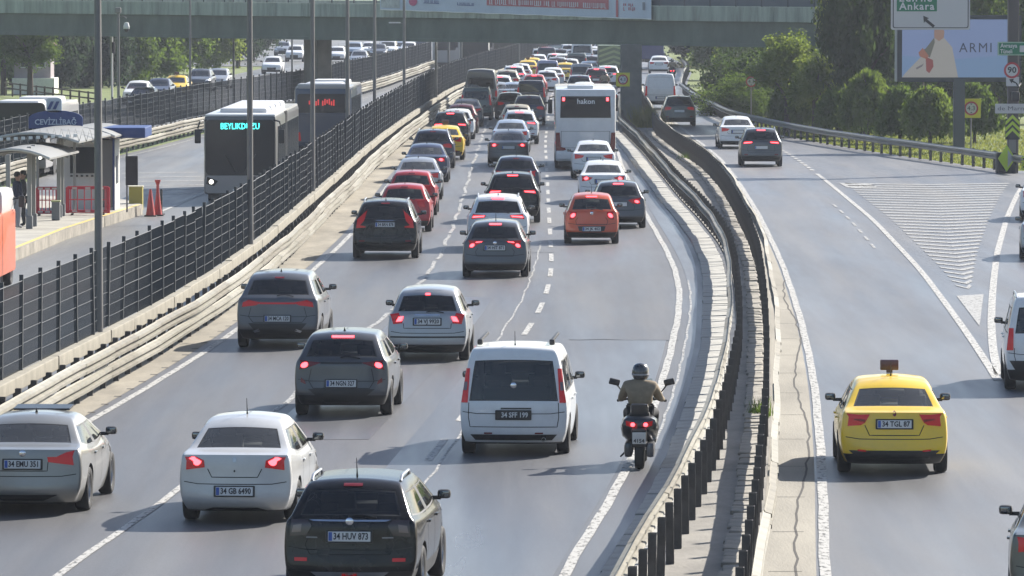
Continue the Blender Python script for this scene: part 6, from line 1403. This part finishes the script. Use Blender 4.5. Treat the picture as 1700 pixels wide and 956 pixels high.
traffic(1223, 246, 'sedan', 'white', 'white sedan on the right road ahead of the grey SUV', GRR, yr(246)); traffic(1263, 276, 'suv_lit', 'grey', 'grey SUV with lit lamps on the right road before the hatched area', GRR, yr(276)); traffic(1127, 209, 'suv', 'olive', 'dark olive SUV in the bridge shade on the right road', GRR, yr(240)); traffic(1096, 181, 'cargo', 'white', 'white windowless cargo van on the right road under the bridge', GRR, -.01)
traffic(1094, 122, 'sedan', 'white', 'white sedan beyond the bridge on the right road', GRR, -.02); traffic(1092, 112, 'hatch', 'silver', 'silver hatchback farther up the right road', GRR, -.02)
traffic(1737, 366, 'sedan_lit', 'white', 'upper of two white cars cut by the right edge', GRR, GR.yaw(185)); traffic(1744, 430, 'sedan_lit', 'silver', 'lower of two pale cars cut by the right edge', GRR, GR.yaw(165))
v = make_car('family_van', variant(VAN, clad=True, low_black=True, rglass=GL_REAR, antenna=None, rails=ALLOY, lamps=[([(.86, .80), (1.0, .80), (1.0, 1.22), (.90, 1.22)], RED)], plate=(.86, '34 FN 118', PLATEW, INK), mid=[([(-.95, .26), (.95, .26), (.95, .60), (-.95, .60)], BLACK, 'bumper_lower')]), BODY['white'], 'white family van with a black bumper cut by the right edge', GRR, 'van'); park(v, 1745, 646, -.06)
v = make_car('sedan_car', variant(SEDAN, plate=(.8, '', PLATEW, INK)), BODY['olive'], 'dark olive car at the bottom right corner', GRR); park(v, 1790, 1012, -.10)
# blue lorry, green chevroned utility truck
def lorry(px, py, W, H, L, boxm, lab, chev=False, yaw=0.):
    r = empty('lorry', G(px, py), yaw, lab, 'truck', GRR if not chev else GRT)
    mb = MB(); mb.rbox((0, L * .36, (H + .95) / 2), (W, L * .72, H - .95), .05); bx_ = mb.build('cargo_box', boxm, r); mb = MB(); mb.rbox((0, L * .87, 1.55), (W * .94, L * .24, 1.9), .14); mb.build('cab', mat('lorry_cab', (.5, .5, .5), .4, coat=.4), r, 40); mb = MB(); mb.box((0, L / 2, .78), (.9, L - .4, .22)); mb.build('chassis', BLACK, r)
    for s in (-1, 1):
        mb = MB(); mb.rbox((s * (W / 2 - .2), -.03, .75), (.34, .06, .14), .02); mb.build('tail_light', RED, r)
        for ya in (L * .2, L * .86): w = inst('wheel', WTYRE, r, (s * (W / 2 - .16), ya, .46), (0, 0, 0 if s > 0 else math.pi), (1.2, 1.44, 1.44)); inst('rim', WRIM, w)
    if chev:
        for i in range(4):
            z0 = 1.0 + i * .4; mb = MB(); mb.prism([(-W / 2 + .06, z0), (0, z0 + .4), (W / 2 - .06, z0), (W / 2 - .06, z0 + .18), (0, z0 + .58), (-W / 2 + .06, z0 + .18)], .015, Matrix.Translation((0, -.016, 0))); mb.build('chevron', mat('chevron_lime', (.26, .33, .16), .5), bx_)
    return r
lorry(1079, 116, 2.4, 3.3, 8, mat('lorry_blue', (.025, .035, .13), .5), 'lorry with a dark blue load body beyond the bridge on the right road')
lorry(1019, 134, 2.4, 2.75, 7, mat('lorry_green', (.10, .14, .08), .5), 'utility truck with green chevrons on its tail beside the bridge pillar', True)
# cars of the opposite road, facing us
GOP = 'cars on the opposite road'
OPP = [(234, 172, 'sedan', 'white', 'white sedan facing us behind the far fence'), (269, 167, 'sedan', 'navy', 'dark blue sedan facing us between the white car and the taxi'), (297, 161, 'taxi', 'yellow', 'yellow taxi facing us on the opposite road'), (337, 152, 'suv', 'grey', 'grey SUV facing us on the opposite road by the slim lamp post'), (366, 147, 'hatch', 'silver', 'silver hatchback facing us behind the grey SUV'), (244, 186, 'hatch', 'black', 'dark hatchback low behind the far fence'), (455, 122, 'sedan', 'white', 'white sedan left of the bridge pillar on the opposite road'), (492, 102, 'suv', 'white', 'white SUV touching the left side of the bridge pillar'), (472, 92, 'hatch', 'silver', 'far silver hatchback left of the bridge pillar'),
 (562, 102, 'hatch', 'white', 'white hatchback just right of the left bridge pillar'), (590, 96, 'suv', 'light_blue_grey', 'pale SUV right of the left bridge pillar'), (598, 110, 'sedan', 'silver', 'silver sedan low behind the far fence near the pillar'), (614, 93, 'sedan', 'white', 'white sedan in the far parked row'), (630, 97, 'hatch', 'grey', 'grey hatchback in the far parked row'), (646, 95, 'mpv', 'white', 'white van in the far parked row'), (664, 92, 'sedan', 'light_blue_grey', 'pale blue sedan in the far parked row'), (680, 93, 'sedan', 'white', 'white sedan near the right end of the far parked row'), (700, 90, 'hatch', 'silver', 'silver hatchback at the right end of the far parked row')]
for px, py, kd, co_, lab in OPP:
    r = traffic(px, py, kd, co_, lab, GOP, math.pi + LR.yaw(G(px, py).y))
# ------------------------------------------------------------------ riders and people
def skin_body(name, joints, edges, radii, m, parent, root=0, sub=2):
    me = bpy.data.meshes.new(name); me.from_pydata([Vector(j) for j in joints], edges, []); ob = bpy.data.objects.new(name, me)
    sm = ob.modifiers.new('k', 'SKIN'); sm.use_smooth_shade = True
    for i, r in enumerate(radii): me.skin_vertices[0].data[i].radius = (r, r) if not isinstance(r, tuple) else r; me.skin_vertices[0].data[i].use_root = (i == root)
    ss = ob.modifiers.new('s', 'SUBSURF'); ss.levels = sub
    out = evaluate(ob)
    out.materials.clear(); out.materials.append(m); out.shade_smooth(); return link(bpy.data.objects.new(name, out), parent)
JKT = mat('jacket_olive', (.22, .17, .11), .8, vary=.15, vscale=8); TRS = mat('trousers_black', (.018, .018, .02), .8); SKN = mat('skin', (.35, .2, .14), .6); HLM = mat('helmet', (.03, .03, .032), .25, coat=.8); SCB = mat('scooter_black', (.018, .018, .02), .3, coat=.6); SCG = mat('scooter_grey', (.10, .10, .11), .35, .4, coat=.5)
def scooter(lab, plab, loc, yaw, near=True, grp=None):
    """origin at the rear wheel's contact"""
    r = empty('motor_scooter', loc, yaw, lab, 'scooter', grp)
    for y in (0, 1.45): w = inst('wheel', WTYRE, r, (0, y, .29), (0, 0, 0), (.7, .9, .9)); inst('rim', WRIM, w)
    T_ = MB(); n = 12
    sec = [(-.30, .78, .13, .07), (-.24, .76, .27, .15), (.05, .70, .30, .24), (.35, .64, .28, .22), (.60, .52, .20, .20), (.80, .36, .20, .12), (1.05, .34, .2, .10), (1.22, .60, .21, .30), (1.34, .85, .20, .24), (1.42, 1.0, .13, .14)]
    vs = []
    for (y, z, w, h) in sec:
        for k_ in range(n): a = 2 * math.pi * k_ / n; vs.append((w * math.copysign(abs(math.cos(a)) ** .7, math.cos(a)), y, z + h * math.copysign(abs(math.sin(a)) ** .7, math.sin(a))))
    T_.add(vs, [(i * n + k_, i * n + (k_ + 1) % n, (i + 1) * n + (k_ + 1) % n, (i + 1) * n + k_) for i in range(len(sec) - 1) for k_ in range(n)] + [tuple(range(n)), tuple(range((len(sec) - 1) * n, len(sec) * n))]); T_.build('body', SCB, r, 50)
    mb = MB(); mb.rbox((0, .22, .90), (.32, .72, .12), .05, Matrix.Rotation(-.08, 4, 'X')); mb.build('seat', mat('seat_black', (.02, .02, .02), .7), r, 40)
    mb = MB(); mb.rbox((0, -.12, 1.02), (.28, .10, .22), .05, Matrix.Rotation(.25, 4, 'X')); mb.build('backrest', SCB, r, 40)
    for s in (-1, 1):
        mb = MB(); mb.prism([(s * .03, .70), (s * .20, .76), (s * .21, .84), (s * .03, .80)], .05, Matrix.Translation((0, -.30, 0))); lo = mb.build('tail_light', RED, r); mb = MB(); mb.lathe([(0, -.02), (.03, -.015), (.035, 0)], 10, Matrix.Translation((s * .10, -.30, .775)), 'y'); mb.build('lit_bulb', REDLIT, lo)
        mb = MB(); mb.rbox((s * .17, .02, .34), (.13, .55, .26), .06); mb.build('engine_cover' if s < 0 else 'exhaust_can', SCG if s > 0 else SCB, r, 40)
        mb = MB(); mb.tube([(s * .16, 1.18, 1.10), (s * .30, 1.12, 1.22), (s * .40, 1.08, 1.36)], .012, 6); mb.rbox((s * .43, 1.07, 1.40), (.17, .05, .11), .022, Matrix.Rotation(-s * .25, 4, 'Y')); mb.build('mirror', BLACK, r, 40)
        mb = MB(); mb.tube([(s * .05, 1.2, 1.08), (s * .24, 1.14, 1.10), (s * .38, 1.04, 1.08)], [.02, .018, .024], 8); mb.build('handlebar', BLACK, r)
    mb = MB(); mb.rbox((0, -.36, .55), (.21, .02, .21), .01, Matrix.Rotation(.3, 4, 'X')); pl = mb.build('number_plate', PLATEW, r)
    mb = MB(); mb.rbox((0, -.30, .55), (.24, .06, .34), .03, Matrix.Rotation(.3, 4, 'X')); mb.build('plate_holder', SCB, r)
    if near:
        for i, t_ in enumerate(('34 CZ', '4154')): text_obj('plate_lettering', t_, .095, INK, pl, Matrix.Translation((0, -.375 - (.025 if i else -.0), .60 - .095 * i)) @ Matrix.Rotation(.3, 4, 'X'), .003, .17, .0015)
    mb = MB(); mb.add([(-.2, 1.33, 1.05), (.2, 1.33, 1.05), (.16, 1.22, 1.45), (-.16, 1.22, 1.45), (-.2, 1.34, 1.05), (.2, 1.34, 1.05), (.16, 1.23, 1.45), (-.16, 1.23, 1.45)], [(0, 1, 2, 3), (4, 5, 6, 7), (0, 3, 7, 4), (1, 2, 6, 5), (2, 3, 7, 6)]); mb.build('windshield', GL_CLEAR, r)
    mb = MB(); mb.tube([(-.2, .25, .3), (-.3, .1, .2)], .015, 5); mb.build('side_stand', BLACK, r)
    mb = MB(); mb.rbox((0, -.05, .62), (.16, .5, .10), .03, Matrix.Rotation(.35, 4, 'X')); mb.build('rear_mudguard', SCB, r)
    # rider
    p_ = empty('person', loc, yaw, plab, 'person', grp)
    skin_body('legs', [(0, .25, .96), (-.12, .30, .95), (-.21, .72, .92), (-.19, .86, .50), (-.18, .98, .44), (.12, .30, .95), (.21, .72, .92), (.19, .86, .50), (.18, .98, .44)], [(0, 1), (1, 2), (2, 3), (3, 4), (0, 5), (5, 6), (6, 7), (7, 8)], [.15, .12, .085, .06, .05, .12, .085, .06, .05], TRS, p_)
    skin_body('jacket', [(0, .24, 1.0), (0, .22, 1.20), (0, .28, 1.40), (0, .32, 1.47), (-.20, .29, 1.39), (-.29, .50, 1.18), (-.33, .92, 1.11), (.20, .29, 1.39), (.29, .50, 1.18), (.33, .92, 1.11)], [(0, 1), (1, 2), (2, 3), (2, 4), (4, 5), (5, 6), (2, 7), (7, 8), (8, 9)], [(.20, .15), (.22, .16), (.20, .14), (.07, .07), .105, .07, .045, .095, .07, .045], JKT, p_)
    hb = MB(); prof = [(0, .15), (.06, .142), (.105, .11), (.13, .05), (.135, -.02), (.125, -.09), (.10, -.13), (.07, -.135)]; hb.lathe(prof, 18, Matrix.Translation((0, .36, 1.63)) @ Matrix.Diagonal((1, 1.12, 1, 1))); hb.build('helmet', HLM, p_, 60)
    mb = MB(); mb.rbox((0, .50, 1.64), (.2, .04, .09), .015); mb.build('visor', TRIM, p_)
    for s in (-1, 1): mb = MB(); mb.rbox((s * .185, .95, .42), (.10, .27, .11), .04); mb.build('boot', BLACK, p_, 40)
    mb = MB(); mb.lathe([(.137, -.03), (.139, -.015), (.137, 0)], 18, Matrix.Translation((0, .36, 1.60)) @ Matrix.Diagonal((1, 1.12, 1, 1))); mb.build('helmet_band', mat('band_grey', (.25, .25, .26), .4), p_)
    mb = MB(); mb.tube([(-.19, .115, 1.06), (0, .075, 1.055), (.19, .115, 1.06)], .016, 6); mb.build('jacket_hem', mat('hem_dark', (.06, .05, .035), .8), p_)
    for s in (-1, 1):
        skin_body('hand', [(s * .33, .94, 1.10), (s * .335, 1.0, 1.105), (s * .30, 1.06, 1.10), (s * .31, 1.07, 1.06), (s * .325, 1.07, 1.10), (s * .335, 1.075, 1.06), (s * .35, 1.065, 1.10), (s * .36, 1.07, 1.06), (s * .37, 1.05, 1.10), (s * .38, 1.055, 1.065), (s * .285, 1.02, 1.075)], [(0, 1), (1, 2), (2, 3), (1, 4), (4, 5), (1, 6), (6, 7), (1, 8), (8, 9), (1, 10)], [.03, .032] + [.011] * 9, TRS, p_, 0, 1)
    r.scale = (1.04, 1, .95); p_.scale = (1.04, 1, .95)
    return r
scooter('black motor scooter with a rider on the right lane line', 'rider in an olive jacket and black helmet on the near scooter', G(1062, 778), LINE3.yaw(95) * .9)
scooter('distant motorcycle with a rider beyond the bridge on the right road', 'small distant rider in dark clothes beyond the bridge', G(1116, 133), -.02, False)
scooter('motorcycle threading between the far queue and the bridge pillar', 'distant rider beside the bridge pillar', G(1004, 160), -.02, False)
def standing(px, py, z, lab, top, bot, yaw, h=1.72):
    q = G(px, py, z); p_ = empty('person', (q.x, q.y, z), yaw, lab, 'person', 'people waiting on the platform'); k = h / 1.75
    J = lambda L_: [(a * k, b * k, c * k) for a, b, c in L_]
    skin_body('trousers', J([(0, 0, .92), (-.09, 0, .86), (-.10, .02, .48), (-.11, -.02, .08), (-.12, .12, .04), (.09, 0, .86), (.11, .0, .48), (.12, -.03, .08), (.13, .10, .04)]), [(0, 1), (1, 2), (2, 3), (3, 4), (0, 5), (5, 6), (6, 7), (7, 8)], [.14, .10, .075, .05, .04, .10, .075, .05, .04], bot, p_)
    skin_body('jacket', J([(0, 0, .92), (0, 0, 1.15), (0, 0, 1.38), (0, .01, 1.47), (-.19, 0, 1.38), (-.25, .02, 1.12), (-.22, .16, .95), (.19, 0, 1.38), (.25, .0, 1.12), (.24, .08, .90)]), [(0, 1), (1, 2), (2, 3), (2, 4), (4, 5), (5, 6), (2, 7), (7, 8), (8, 9)], [(.16, .12), (.16, .12), (.17, .11), .06, .075, .055, .04, .075, .055, .04], top, p_)
    hd = MB(); hd.lathe([(0, .125), (.05, .115), (.08, .07), (.088, .01), (.08, -.05), (.06, -.10), (.045, -.13), (.045, -.18)], 14, Matrix.Translation((0, .02 * k, 1.62 * k)) @ Matrix.Diagonal((.95, 1.12, 1.02, 1))); hd.build('head', SKN, p_, 60)
    hr = MB(); hr.lathe([(0, .135), (.055, .125), (.09, .075), (.096, .02), (.09, -.02)], 14, Matrix.Translation((0, .0, 1.625 * k)) @ Matrix.Diagonal((.97, 1.12, 1.02, 1))); hr.build('hair', mat('hair_dark', (.02, .015, .012), .7), p_, 60)
    fc = MB(); fc.rbox((0, .125, 1.60 * k), (.03, .04, .05), .012); fc.build('nose', SKN, p_)
    for s in (-1, 1): fc = MB(); fc.rbox((s * .036, .112, 1.635 * k), (.03, .02, .014), .004); fc.build('eye', INK, p_); fc = MB(); fc.rbox((s * .088, .02, 1.61 * k), (.02, .04, .065), .008); fc.build('ear', SKN, p_); fc = MB(); fc.rbox((s * .235 * k, .12 * k if s > 0 else .2 * k, .86 * k if s > 0 else .9 * k), (.05, .09, .12), .02); fc.build('hand', SKN, p_)
    fc = MB(); fc.rbox((0, .112, 1.555 * k), (.05, .02, .012), .004); fc.build('mouth', mat('lips', (.25, .1, .08), .6), p_)
standing(29, 379, ZP, 'person in a dark jacket and pale trousers waiting under the canopy', mat('jacket_navy', (.02, .025, .05), .8), mat('trousers_pale', (.28, .28, .30), .8), R(-60))
standing(39, 376, ZP, 'person in all dark clothes beside the canopy column', mat('jacket_black', (.02, .02, .022), .8), TRS, R(100))
# ------------------------------------------------------------------ haze over the whole place
hz = MB(); hz.box((0, 650, 5.5), (1600, 1700, 15))
hm = bpy.data.materials.new('haze_air'); hm.use_nodes = True; n = hm.node_tree; n.nodes.clear(); o = n.nodes.new('ShaderNodeOutputMaterial'); v = n.nodes.new('ShaderNodeVolumePrincipled')
v.inputs['Color'].default_value = (.82, .88, 1, 1); v.inputs['Density'].default_value = .00016; v.inputs['Anisotropy'].default_value = .2; n.links.new(v.outputs[0], o.inputs['Volume'])
tag(hz.build('haze', hm), kind='stuff')
bpy.data.scenes.remove(BENCH)
